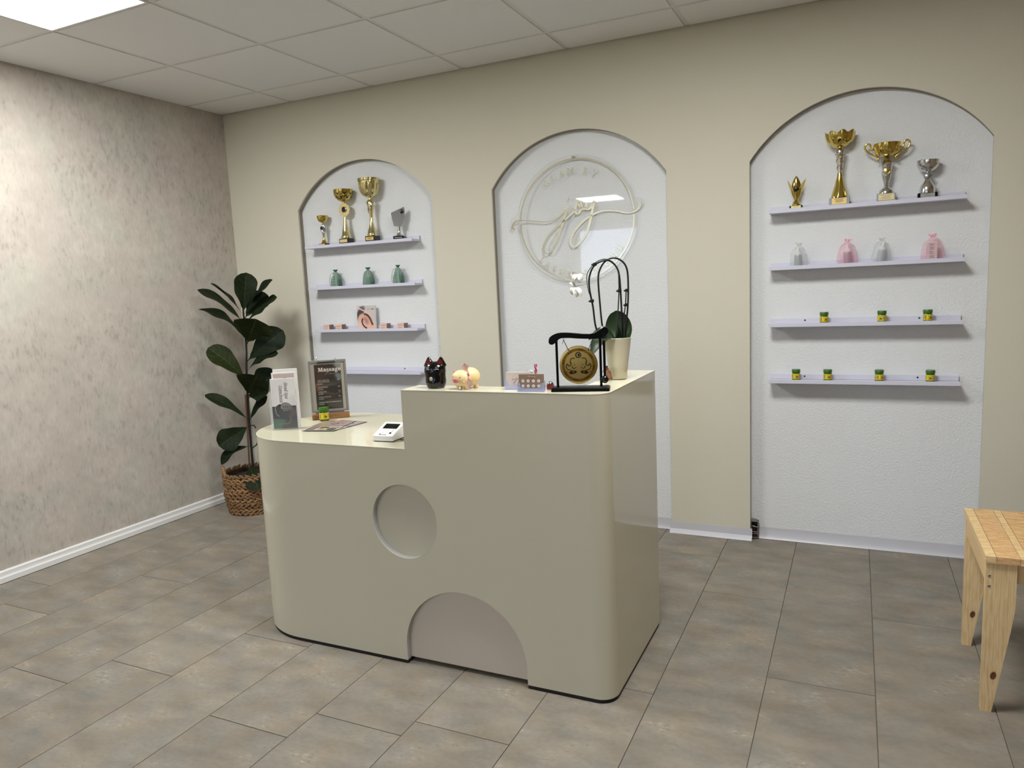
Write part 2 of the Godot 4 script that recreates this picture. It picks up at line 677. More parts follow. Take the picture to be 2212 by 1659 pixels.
func room() -> void:
	# floor: vinyl planks with narrow joints on a dark bed
	var fl := structure("floor")
	var st := begin()
	box(st, Vector3(-0.1, -0.12, -0.2), Vector3(ROOM_X + 0.1, -0.004, ROOM_Z + 0.1))
	part("bed", st, mat(Color(0.42, 0.40, 0.37), 0.9), fl)
	var w := 0.3333
	var length := 1.292
	var seams := {0: 0.62, 1: 0.15, 2: 0.98, 3: 2.095, 4: 0.45, 5: 2.23, 6: 0.80, 7: 2.012, 8: 0.30, 9: 0.72, 10: 1.353, 11: 0.765, 12: 1.62, 13: 0.2, 14: 1.0, 15: 0.5}
	for col in range(-1, 16):
		var x0 := 3.616 + (col - 10) * w
		var x1 := minf(x0 + w, ROOM_X)
		x0 = maxf(x0, 0.0)
		var z := fmod(seams.get(col, 0.4), length) - length
		var k := 0
		while z < ROOM_Z:
			var z0 := maxf(z, NICHE)
			var z1 := minf(z + length, ROOM_Z)
			if z1 - z0 > 0.02:
				var s := begin()
				plank(s, x0 + 0.0007, x1 - 0.0007, z0 + 0.0007, z1 - 0.0007)
				part("plank", s, M.plank[(col * 7 + k * 5) % 4], fl)
			z += length
			k += 1
	# suspended ceiling
	var ce := structure("ceiling")
	st = begin()
	box(st, Vector3(-0.1, 2.72, -0.2), Vector3(ROOM_X + 0.1, 2.84, ROOM_Z + 0.1))
	part("slab", st, mat(Color(0.12, 0.12, 0.12), 0.9), ce)
	var xs := [0.0]
	var zs := [0.012]
	for k in 9:
		xs.append(0.6008 + 0.625 * k)
	xs[-1] = minf(xs[-1], ROOM_X)
	if xs[-1] < ROOM_X - 0.03:
		xs.append(ROOM_X)
	for k in 13:
		zs.append(0.2959 + 0.625 * k)
	if zs[-1] < ROOM_Z - 0.03:
		zs.append(ROOM_Z)
	for i in xs.size() - 1:
		for j in zs.size() - 1:
			var mid := Vector2((xs[i] + xs[i + 1]) / 2, (zs[j] + zs[j + 1]) / 2)
			var lamp := false
			for p in LED_PLACES:
				if absf(p[0] - mid.x) < 0.1 and absf(p[1] - mid.y) < 0.1:
					lamp = true
			if lamp or xs[i + 1] - xs[i] < 0.04:
				continue
			st = begin()
			var gx0: float = 0.004 if i == 0 else 0.0125
			var gz0: float = 0.001 if j == 0 else 0.0125
			box(st, Vector3(xs[i] + gx0, H - 0.003, zs[j] + gz0), Vector3(xs[i + 1] - 0.0125, H + 0.015, zs[j + 1] - 0.0125), 0.0015)
			part("ceiling_tile", st, M.ceiling_tile, ce)
	for i in range(1, xs.size()):
		st = begin()
		box(st, Vector3(xs[i] - 0.012, H + 0.001, 0.012), Vector3(xs[i] + 0.012, H + 0.03, ROOM_Z))
		part("grid_bar", st, M.grid, ce)
	for j in range(1, zs.size()):
		for i in xs.size() - 1:
			st = begin()
			box(st, Vector3(xs[i] + 0.0122, H + 0.001, zs[j] - 0.012), Vector3(xs[i + 1] - 0.0122, H + 0.029, zs[j] + 0.012))
			part("grid_bar", st, M.grid, ce)
	st = begin()
	box(st, Vector3(0.0, H + 0.0, 0.012), Vector3(0.012, H + 0.02, ROOM_Z))
	part("edge_strip", st, M.grid, ce)
	# left wall: printed plaster wallpaper
	var lw := structure("wall_left")
	st = begin()
	box(st, Vector3(-0.12, -0.05, -0.2), Vector3(-0.002, 2.75, ROOM_Z + 0.1))
	part("wall_body", st, M.cream_wall, lw)
	st = begin()
	quad(st, Vector3(0, 0, ROOM_Z), Vector3(0, 0, 0), Vector3(0, 2.75, 0), Vector3(0, 2.75, ROOM_Z), Vector2(ROOM_Z / 2.3, 2.75 / 2.3), Vector2(0, 0))
	part("wallpaper", st, M.left_wall, lw)
	var bl := structure("baseboard_left")
	st = begin()
	extrude(st, PackedVector2Array([Vector2(0, 0.003), Vector2(0.018, 0.003), Vector2(0.018, 0.028), Vector2(0.0135, 0.036), Vector2(0.0115, 0.046), Vector2(0.012, 0.056), Vector2(0.008, 0.062), Vector2(0, 0.063)]), 0.0, ROOM_Z, Transform3D.IDENTITY, 0.3)
	part("moulding", st, M.white_gloss, bl)
	# back wall: cream facing boards with three arched openings to the rough white wall behind
	var bw := structure("wall_back")
	var line := [Vector2(0.0, 0.0)]
	for a in ARCHES:
		line += arch_outline(a[0], a[1])
	line += [Vector2(ROOM_X, 0.0), Vector2(ROOM_X, 2.75), Vector2(0.0, 2.75)]
	st = begin()
	extrude(st, PackedVector2Array(line), -0.0125, 0.0, Transform3D.IDENTITY, 0.2)
	part("facing_panel", st, M.cream_wall, bw)
	for a in ARCHES:
		# the cut edge of the opening, deeper than the board
		var o := arch_outline(a[0] - 0.004, a[1] + 0.004)
		st = begin()
		var g := next_group()
		for i in o.size() - 1:
			if i == 1 or i == o.size() - 2:
				g = next_group()
			st.set_smooth_group(g)
			var p: Vector2 = o[i]
			var q: Vector2 = o[i + 1]
			quad(st, Vector3(p.x, p.y, -0.0125), Vector3(p.x, p.y, NICHE), Vector3(q.x, q.y, NICHE), Vector3(q.x, q.y, -0.0125))
		part("niche_reveal", st, M.board_edge, bw)
		st = begin()
		box(st, Vector3(a[0] - 0.06, -0.02, NICHE - 0.05), Vector3(a[1] + 0.06, CROWN + 0.06, NICHE))
		part("niche_wall", st, M.white_wall, bw)
	st = begin()
	box(st, Vector3(-0.1, -0.05, -0.24), Vector3(ROOM_X + 0.1, 2.75, NICHE - 0.06))
	part("wall_body", st, M.cream_wall, bw)
	# white plastic skirting, glued on and lifting a little at the pillar between the openings
	var bb := structure("baseboard_back")
	skirting(bb, 1.985, 2.985, NICHE, 0.060, 0.0)
	skirting(bb, 3.432, 4.397, NICHE, 0.060, 0.0)
	skirting(bb, 2.975, 3.402, 0.0, 0.060, 0.010)
	skirting(bb, 1.58, 1.99, 0.0, 0.060, 0.0)
	skirting(bb, 0.573, 1.585, NICHE, 0.060, 0.0)
	skirting(bb, 0.0, 0.573, 0.0, 0.060, 0.0)
	skirting(bb, 4.39, ROOM_X, 0.0, 0.060, 0.0)
	# the sides that the photograph does not show, to close the room
	var rw := structure("wall_right")
	st = begin()
	box(st, Vector3(ROOM_X, -0.05, -0.2), Vector3(ROOM_X + 0.12, 2.75, ROOM_Z + 0.1))
	part("wall_body", st, mat(Color(0.56, 0.49, 0.40), 0.85), rw)
	var fw := structure("wall_front")
	var panes := [[0.12, 2.15, 0.25, 2.3], [3.0, 3.95, 0.0, 2.15]]
	st = begin()
	var z0 := ROOM_Z
	var z1 := ROOM_Z + 0.15
	box(st, Vector3(-0.1, -0.05, z0), Vector3(0.12, 2.75, z1))
	box(st, Vector3(2.15, -0.05, z0), Vector3(3.0, 2.75, z1))
	box(st, Vector3(3.95, -0.05, z0), Vector3(ROOM_X + 0.1, 2.75, z1))
	box(st, Vector3(0.12, -0.05, z0), Vector3(2.15, 0.25, z1))
	box(st, Vector3(0.12, 2.3, z0), Vector3(2.15, 2.75, z1))
	box(st, Vector3(3.0, 2.15, z0), Vector3(3.95, 2.75, z1))
	part("wall_body", st, M.cream_wall, fw)
	var glass := mat(Color(1, 1, 1, 0.08), 0.0)
	glass.transparency = BaseMaterial3D.TRANSPARENCY_ALPHA
	for k in 2:
		var p: Array = panes[k]
		var wd := structure(["window_1", "door_1"][k])
		st = begin()
		box(st, Vector3(p[0], p[2], z0 + 0.04), Vector3(p[0] + 0.07, p[3], z0 + 0.1), 0.004)
		box(st, Vector3(p[1] - 0.07, p[2], z0 + 0.04), Vector3(p[1], p[3], z0 + 0.1), 0.004)
		box(st, Vector3(p[0] + 0.07, p[2], z0 + 0.04), Vector3(p[1] - 0.07, p[2] + 0.07, z0 + 0.1), 0.004)
		box(st, Vector3(p[0] + 0.07, p[3] - 0.07, z0 + 0.04), Vector3(p[1] - 0.07, p[3], z0 + 0.1), 0.004)
		part("frame", st, M.white_gloss, wd)
		st = begin()
		box(st, Vector3(p[0] + 0.06, p[2] + 0.06, z0 + 0.066), Vector3(p[1] - 0.06, p[3] - 0.06, z0 + 0.072))
		part("pane", st, glass, wd)


func plank(st: SurfaceTool, x0: float, x1: float, z0: float, z1: float) -> void:
	var b := 0.0008
	var u := rng.randf()
	var v := rng.randf()
	var s := 1.25
	quad(st, Vector3(x0 + b, 0, z1 - b), Vector3(x1 - b, 0, z1 - b), Vector3(x1 - b, 0, z0 + b), Vector3(x0 + b, 0, z0 + b), Vector2(u, v + (z1 - z0) / s), Vector2(u + (x1 - x0) / s, v))
	quad(st, Vector3(x0, -0.004, z1), Vector3(x1, -0.004, z1), Vector3(x1 - b, 0, z1 - b), Vector3(x0 + b, 0, z1 - b))
	quad(st, Vector3(x1, -0.004, z0), Vector3(x0, -0.004, z0), Vector3(x0 + b, 0, z0 + b), Vector3(x1 - b, 0, z0 + b))
	quad(st, Vector3(x1, -0.004, z1), Vector3(x1, -0.004, z0), Vector3(x1 - b, 0, z0 + b), Vector3(x1 - b, 0, z1 - b))
	quad(st, Vector3(x0, -0.004, z0), Vector3(x0, -0.004, z1), Vector3(x0 + b, 0, z1 - b), Vector3(x0 + b, 0, z0 + b))


# thin plastic cove strip along a wall face; flare: how far the foot stands off
func skirting(parent: Node3D, x0: float, x1: float, z: float, high: float, flare: float) -> void:
	var st := begin()
	var prof := [Vector2(0.0015, high), Vector2(0.0035, high), Vector2(0.004, 0.022), Vector2(0.010 + flare, 0.008), Vector2(0.015 + flare, 0.001), Vector2(0.0135 + flare, 0.001), Vector2(0.008 + flare, 0.007), Vector2(0.0015, 0.021)]
	var p := PackedVector2Array()
	for q in prof:
		p.append(Vector2(-q.x, q.y))
	extrude(st, p, x0, x1, Transform3D(Basis(Vector3(0, 0, -1), Vector3(0, 1, 0), Vector3(1, 0, 0)), Vector3(0, 0, z + 0.0005)), 0.6)
	part("skirting_strip", st, M.white_trim, parent)


# ---------------------------------------------------------------- reception desk
const DX0 := 1.572          # left end
const DX1 := 3.184          # right side
const DZ0 := 1.100          # back
const DZ1 := 1.710          # front
const TX := 2.440           # left edge of the raised counter
const FOOT := 0.014


func desk() -> void:
	var t := thing("reception_desk", "glossy cream reception desk with rounded end, raised counter and two round recesses in its front", "reception desk")
	var cream := mat(Color(0.80, 0.783, 0.695), 0.05, 0.0, 0.5)
	var cream_top := cream
	var inner := mat(Color(0.805, 0.785, 0.70), 0.3)
	var edging := mat(Color(0.68, 0.68, 0.69), 0.45)
	var r := (DZ1 - DZ0) / 2
	var cx := DX0 + r
	var cz := (DZ0 + DZ1) / 2
	var th := 0.024                # thickness of the front board
	var bow0 := 2.393
	var bow1 := 2.879
	# plinth, set back a little and black
	var st := begin()
	raise(st, arc(Vector2(cx, cz), r - 0.003, -PI / 2, -PI * 1.5, 32) + [Vector2(bow0, DZ1 - 0.003), Vector2(bow0, DZ1 - 0.05), Vector2(bow1, DZ1 - 0.05), Vector2(bow1, DZ1 - 0.003)] + arc(Vector2(DX1 - 0.063, DZ1 - 0.063), 0.060, PI / 2, 0.0, 10) + [Vector2(DX1 - 0.003, DZ0 + 0.003)], 0.0, FOOT - 0.0002)
	part("plinth", st, mat(Color(0.03, 0.028, 0.025), 0.6), t)
	# curved end and back of the low part, hollow behind the front
	st = begin()
	var outer := arc(Vector2(cx, cz), r, PI / 2, PI * 1.5, 40)
	var inside := arc(Vector2(cx, cz), r - 0.02, PI * 1.5, PI / 2, 40)
	raise(st, outer + [Vector2(1.95, DZ0), Vector2(1.95, DZ0 + 0.02)] + inside, FOOT, LOW - 0.03)
	part("curved_end", st, cream, t)
	# front board in one face: rounded corner at the right, notch where the counter rises, round holes cut through
	st = begin()
	var hole := Vector2(2.418, 0.546)
	var hr := 0.137
	var bow := Vector2(2.6360, 0.066)
	var br := 0.2430
	var rr := 0.060               # right front corner
	var fx := DX1 - rr
	var left: Array = [Vector2(cx, FOOT), Vector2(bow.x - br, FOOT), Vector2(bow.x - br, bow.y)] + arc(bow, br, PI, PI - acos((hole.x - bow.x) / -br), 24).slice(1)
	left += arc(hole, hr, -PI / 2, -PI * 1.5, 40)
	left += [Vector2(hole.x, LOW), Vector2(cx, LOW)]
	extrude(st, PackedVector2Array(left), DZ1 - th, DZ1, Transform3D.IDENTITY, 0.25)
	var right: Array = arc(bow, br, PI - acos((hole.x - bow.x) / -br), 0.0, 48) + [Vector2(bow.x + br, FOOT), Vector2(fx, FOOT), Vector2(fx, TOP), Vector2(TX, TOP), Vector2(TX, LOW), Vector2(hole.x, LOW)]
	right += arc(hole, hr, PI / 2, -PI / 2, 40)
	extrude(st, PackedVector2Array(right), DZ1 - th, DZ1, Transform3D.IDENTITY, 0.25)
	part("front_panel", st, cream, t)
	# grey plywood edging inside the two cut-outs
	st = begin()
	ring_band(st, hole, hr - 0.0006, 0.0, TAU, 72, DZ1 - 0.0035, DZ1 - th)
	part("recess_edging", st, edging, t)
	st = begin()
	ring_band(st, bow, br - 0.0006, 0.0, PI, 60, DZ1 - 0.0035, DZ1 - th)
	box(st, Vector3(bow.x - br, FOOT, DZ1 - th), Vector3(bow.x - br + 0.0006, bow.y, DZ1 - 0.0035))
	part("recess_edging", st, edging, t)
	st = begin()
	box(st, Vector3(hole.x - 0.17, hole.y - 0.17, DZ1 - th - 0.012), Vector3(hole.x + 0.17, hole.y + 0.17, DZ1 - th + 0.0002))
	part("recess_panel", st, inner, t)
	st = begin()
	box(st, Vector3(bow.x - br - 0.03, FOOT + 0.004, DZ1 - th - 0.012), Vector3(bow.x + br + 0.03, bow.y + br + 0.02, DZ1 - th + 0.0002))
	part("recess_panel", st, mat(Color(0.805, 0.765, 0.70), 0.35), t)
	# low work top
	st = begin()
	var top_plan: Array = arc(Vector2(cx, cz), r, PI * 1.5, PI / 2, 40) + [Vector2(cx, DZ1 - th - 0.0002), Vector2(TX - 0.0008, DZ1 - th - 0.0002), Vector2(TX - 0.0008, DZ0 + 0.0)]
	raise(st, top_plan, LOW - 0.03, LOW - 0.0006)
	part("low_top", st, cream_top, t)
	# raised counter: front ledge, right side with a rounded front corner, back edge
	st = begin()
	var side: Array = arc(Vector2(fx, DZ1 - rr), rr, PI / 2, 0.0, 14) + [Vector2(DX1, DZ0), Vector2(DX1 - 0.128, DZ0), Vector2(DX1 - 0.128, DZ1 - th - 0.0002), Vector2(fx, DZ1 - th - 0.0002)]
	raise(st, side, FOOT, TOP - 0.0006)
	part("side_panel", st, cream, t)
	st = begin()
	box(st, Vector3(TX, LOW - 0.03, DZ1 - 0.125), Vector3(DX1 - 0.1286, TOP - 0.0006, DZ1 - th - 0.0004), 0.001)
	part("counter_ledge", st, cream_top, t)
	st = begin()
	box(st, Vector3(TX, LOW - 0.031, DZ0 + 0.0), Vector3(DX1 - 0.129, LOW - 0.001, DZ1 - 0.126))
	part("work_top", st, inner, t)
	# bright edge line along the tops and the foot
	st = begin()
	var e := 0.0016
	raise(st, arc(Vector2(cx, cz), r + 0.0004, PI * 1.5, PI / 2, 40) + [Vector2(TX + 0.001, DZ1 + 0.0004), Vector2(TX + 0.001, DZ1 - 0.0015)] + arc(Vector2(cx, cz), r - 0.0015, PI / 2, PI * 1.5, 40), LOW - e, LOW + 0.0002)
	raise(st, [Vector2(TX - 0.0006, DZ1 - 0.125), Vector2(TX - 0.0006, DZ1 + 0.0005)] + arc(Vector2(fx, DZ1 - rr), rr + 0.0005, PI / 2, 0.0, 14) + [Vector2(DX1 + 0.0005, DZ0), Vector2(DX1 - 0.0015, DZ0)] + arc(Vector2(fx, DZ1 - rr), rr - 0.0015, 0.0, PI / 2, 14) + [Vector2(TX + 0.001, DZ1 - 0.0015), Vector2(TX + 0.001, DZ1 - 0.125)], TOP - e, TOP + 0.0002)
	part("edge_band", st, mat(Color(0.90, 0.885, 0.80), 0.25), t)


# inside of a round cut: a band facing the middle
func ring_band(st: SurfaceTool, c: Vector2, r: float, from: float, to: float, n: int, z0: float, z1: float) -> void:
	st.set_smooth_group(next_group())
	for i in n:
		var a := lerpf(from, to, float(i) / n)
		var b := lerpf(from, to, float(i + 1) / n)
		var p := c + Vector2(cos(a), sin(a)) * r
		var q := c + Vector2(cos(b), sin(b)) * r
		quad(st, Vector3(p.x, p.y, z0), Vector3(p.x, p.y, z1), Vector3(q.x, q.y, z1), Vector3(q.x, q.y, z0))
	st.set_smooth_group(-1)


# ---------------------------------------------------------------- picture ledges in the two outer openings
const SHELF_A := [1.660, 1.396, 1.122, 0.852]
const SHELF_B := [1.652, 1.382, 1.107, 0.830]
const STAND := 0.012         # shelf floor above its underside
const SZ := -0.018           # middle of the shelf floor


func shelves() -> void:
	var words := [
		["white ledge shelf holding four trophies, top shelf of the left arched niche", "white ledge shelf under three green organza bags in the left arched niche", "white ledge shelf carrying the eye picture and four little pink boxes", "empty white ledge shelf, lowest in the left niche behind the black cat"],
		["white ledge shelf holding four trophies, top shelf of the right arched niche", "white ledge shelf under the pink and white organza bags", "white ledge shelf carrying three green-lidded jars", "lowest white ledge shelf of the right niche, carrying four green-lidded jars"],
	]
	for side in 2:
		for k in 4:
			var y: float = (SHELF_A if side == 0 else SHELF_B)[k]
			var t := thing("wall_shelf", words[side][k], "shelf", Vector3(1.0555 if side == 0 else 3.8945, y, NICHE), 0.0, "white picture ledges in the arched niches")
			var st := begin()
			box(st, Vector3(-0.4085, 0, 0.0005), Vector3(0.4085, STAND, 0.0866), 0.0004)
			part("shelf_board", st, M.shelf, t)
			st = begin()
			box(st, Vector3(-0.4085, STAND + 0.0002, 0.0005), Vector3(0.4085, 0.036, 0.012), 0.001)
			part("back_rail", st, M.shelf, t)
			st = begin()
			box(st, Vector3(-0.4085, 0.0, 0.0868), Vector3(0.4085, 0.0185, 0.095), 0.001)
			part("front_lip", st, M.shelf, t)
			for x in ([-0.248, 0.243] if k >= 2 else []):
				st = begin()
				lathe(st, [Vector2(0.0042, 0.0), Vector2(0.0042, 0.0012), Vector2(0.003, 0.0018), Vector2(0.0012, 0.0012), Vector2(0.0, 0.0010)], 14, Transform3D(Basis(Vector3.RIGHT, PI / 2), Vector3(x, 0.027, 0.012)))
				part("screw", st, mat(Color(0.22, 0.22, 0.24), 0.4, 0.8), t)


# ---------------------------------------------------------------- round acrylic sign
func wall_sign() -> void:
	var t := thing("wall_sign", "round clear acrylic sign with gold joy lettering hanging in the middle niche", "sign", Vector3(2.477, 1.708, -0.027))
	t.rotation = Vector3(SIGN_TILT.x, SIGN_TILT.y, 0)
	var clear: StandardMaterial3D = M.acrylic
	var gold := mat(Color(0.84, 0.815, 0.70), 0.22, 0.85)
	# the pane: a disc with two little ears where the script runs over its rim
	var ro := 0.343
	var out := PackedVector2Array()
	for i in 300:
		var a := TAU * i / 300
		var r := ro
		for e in [[0.058 / 0.36, 0.385], [PI - 0.04, 0.385]]:
			var d := angle_difference(a, e[0])
			r += (e[1] - ro) * exp(-pow(d / 0.085, 4))
		out.append(Vector2(cos(a), sin(a)) * r)
	var st := begin()
	extrude(st, out, -0.002, 0.002, Transform3D.IDENTITY, 0.4)
	part("pane", st, clear, t)
	# line round the rim, broken where the script crosses
	var z := 0.0026
	for s in [[0.10, PI - 0.04], [PI + 0.02, TAU + 0.015]]:
		st = begin()
		var a0: float = s[0]
		var a1: float = s[1]
		var n := 90
		var p: Array = arc(Vector2.ZERO, 0.3275, a0, a1, n)
		p += arc(Vector2.ZERO, 0.3205, a1, a0, n)
		extrude(st, PackedVector2Array(p), 0.0021, z + 0.0006, Transform3D.IDENTITY, 0.4)
		part("rim_line", st, gold, t)
	# the edge of the pane shows as a thin bright line
	st = begin()
	for i in 300:
		var p := out[i]
		var q := out[(i + 1) % 300]
		quad(st, Vector3(p.x, p.y, -0.0015), Vector3(q.x, q.y, -0.0015), Vector3(q.x, q.y, 0.0015) * Vector3(1.001, 1.001, 1), Vector3(p.x, p.y, 0.0015) * Vector3(1.001, 1.001, 1))
	part("pane_edge", st, mat(Color(0.78, 0.79, 0.80), 0.2), t)
	# capitals along the rim
	for row in [["GLAM BY", 0.262, [128.5, 117.0, 105.5, 94.0, 0, 76.0, 64.0], 1], ["LASHES & MORE", 0.292, [225.5, 234.0, 243.0, 252.0, 260.5, 268.5, 0, 279.5, 0, 293.0, 305.0, 316.5, 326.5], -1]]:
		var words: String = row[0]
		for i in words.length():
			if words[i] == " ":
				continue
			var a := deg_to_rad(row[2][i])
			var tm := lettering(words[i], 0.046, M.serif, 0.0008)
			var m := part("letter", tm, gold, t)
			var turn: float = a - PI / 2 if row[3] == 1 else a + PI / 2
			m.transform = Transform3D(Basis(Vector3.BACK, turn), Vector3(cos(a) * row[1], sin(a) * row[1], z))
	# the flowing name: strokes with a broad pen
	var strokes := [
		[[-0.362, -0.028], [-0.377, -0.012], [-0.362, 0.012], [-0.335, 0.021], [-0.28, 0.016], [-0.227, 0.008], [-0.171, 0.002], [-0.114, 0.016], [-0.066, 0.05], [-0.056, 0.058]],
		[[-0.044, 0.079], [-0.058, 0.035], [-0.073, -0.008], [-0.10, -0.075], [-0.135, -0.14], [-0.165, -0.17], [-0.186, -0.168], [-0.194, -0.14], [-0.178, -0.10], [-0.145, -0.06], [-0.105, -0.025], [-0.06, 0.005], [-0.025, 0.03], [0.0, 0.055]],
		[[0.035, 0.094], [0.018, 0.092], [0.004, 0.07], [0.0, 0.045], [0.008, 0.031], [0.022, 0.036], [0.034, 0.062], [0.03, 0.088], [0.022, 0.088], [0.028, 0.066], [0.048, 0.053], [0.062, 0.062]],
		[[0.066, 0.083], [0.06, 0.063], [0.068, 0.049], [0.085, 0.056], [0.104, 0.088]],
		[[0.108, 0.095], [0.098, 0.05], [0.085, 0.0], [0.06, -0.075], [0.02, -0.125], [-0.012, -0.145], [-0.03, -0.135], [-0.032, -0.105], [-0.012, -0.065], [0.03, -0.022], [0.066, 0.004], [0.104, 0.022], [0.14, 0.033], [0.171, 0.036], [0.229, 0.029], [0.28, 0.015], [0.312, 0.014], [0.345, 0.028], [0.357, 0.048], [0.351, 0.062]],
	]
	for s in strokes:
		st = begin()
		var pts := []
		for q in s:
			pts.append(Vector2(q[0], q[1]))
		pen_stroke(st, curve(pts, 8), z)
		part("script_stroke", st, gold, t)
	st = begin()
	lathe(st, [Vector2(0.006, 0), Vector2(0.006, 0.0008), Vector2(0, 0.0008)], 16, Transform3D(Basis(Vector3.RIGHT, PI / 2), Vector3(-0.036, 0.116, 0.002)))
	part("script_dot", st, gold, t)
	st = begin()
	lathe(st, [Vector2(0.0065, -0.02), Vector2(0.0065, 0.002), Vector2(0.004, 0.0035), Vector2(0, 0.0035)], 16, Transform3D(Basis(Vector3.RIGHT, PI / 2), Vector3(-0.004, 0.333, 0.002)))
	part("screw", st, M.steel, t)


const SIGN_TILT := Vector2(0.0, 0.036)


# a broad-nib line: thick on the down-strokes, thin across
func pen_stroke(st: SurfaceTool, pts: Array, z: float) -> void:
	var nib := Vector2(0.0065, 0.0025)
	var lo := []
	for i in pts.size():
		var d: Vector2 = (pts[mini(i + 1, pts.size() - 1)] - pts[maxi(i - 1, 0)]).normalized()
		var w: float = 0.0022 + 0.0042 * absf(d.y)
		lo.append([pts[i] + Vector2(-d.y, d.x) * w, pts[i] - Vector2(-d.y, d.x) * w])
	for i in pts.size() - 1:
		var a: Vector2 = lo[i][0]
		var b: Vector2 = lo[i][1]
		var c: Vector2 = lo[i + 1][1]
		var e: Vector2 = lo[i + 1][0]
		quad(st, Vector3(b.x, b.y, z), Vector3(c.x, c.y, z), Vector3(e.x, e.y, z), Vector3(a.x, a.y, z))
		quad(st, Vector3(c.x, c.y, z - 0.0006), Vector3(c.x, c.y, z), Vector3(b.x, b.y, z), Vector3(b.x, b.y, z - 0.0006))
		quad(st, Vector3(a.x, a.y, z - 0.0006), Vector3(a.x, a.y, z), Vector3(e.x, e.y, z), Vector3(e.x, e.y, z - 0.0006))


# ---------------------------------------------------------------- trophies
func plaque_picture(ground: Color, ink: Color, lines: int) -> ImageTexture:
	var im := Image.create(64, 32, false, Image.FORMAT_RGB8)
	im.fill(ground)
	for k in lines:
		var w := 44 - (k * 17) % 23
		var y := 5 + k * int(24.0 / lines)
		var x := 32 - w / 2
		while x < 32 + w / 2:
			var step := 2 + (x * 7 + k * 5) % 4
			im.fill_rect(Rect2i(x, y, step, 2), ink)
			x += step + 1
	return picture(im)


const BASE_DROP := 0.0065     # the part of a trophy's base that the shelf lip hides


func plinth(t: Node3D, w: float, d: float, h: float, m: Material, plate: Material, pw: float, ph: float) -> void:
	var st := begin()
	box(st, Vector3(-w / 2, -BASE_DROP, -d / 2), Vector3(w / 2, h, d / 2), 0.0015)
	part("base", st, m, t)
	if plate != null:
		st = begin()
		extrude(st, rounded(pw, ph, 0.002, 2), 0.0, 0.0008, Transform3D(Basis.IDENTITY, Vector3(0, h / 2, d / 2 + 0.0002)))
		part("plaque", st, plate, t)


func emblem(t: Node3D, at: Vector3, r: float, rim: Material, face: Material, turn := 0.0) -> void:
	var b := Basis(Vector3.UP, turn) * Basis(Vector3.RIGHT, PI / 2)
	var st := begin()
	lathe(st, [Vector2(r * 0.6, 0), Vector2(r, 0.0008), Vector2(r, 0.003), Vector2(r * 0.86, 0.0042), Vector2(r * 0.80, 0.003), Vector2(0, 0.003)], 28, Transform3D(b, at))
	var e := part("medallion", st, rim, t)
	st = begin()
	lathe(st, [Vector2(r * 0.80, 0.0032), Vector2(r * 0.72, 0.0040), Vector2(r * 0.3, 0.0040), Vector2(r * 0.22, 0.0046), Vector2(0, 0.0046)], 28, Transform3D(b, at))
	part("medallion_face", st, face, e)


func cup_profile(y0: float, h: float, r: float, k := 0.55) -> Array:
	var p := []
	for i in 13:
		var t := i / 12.0
		p.append(Vector2(maxf(r * pow(sin(t * PI / 2), k), 0.006), y0 + h * (1.0 - cos(t * PI / 2)) if t < 1.0 else y0 + h))
	p.append(Vector2(r * 1.02, y0 + h + 0.001))
	p.append(Vector2(r * 0.98, y0 + h + 0.001))
	for i in range(11, -1, -1):
		var t := i / 12.0
		p.append(Vector2(maxf(r * pow(sin(t * PI / 2), k) - 0.0016, 0.0), y0 + 0.002 + h * (1.0 - cos(t * PI / 2))))
	return p


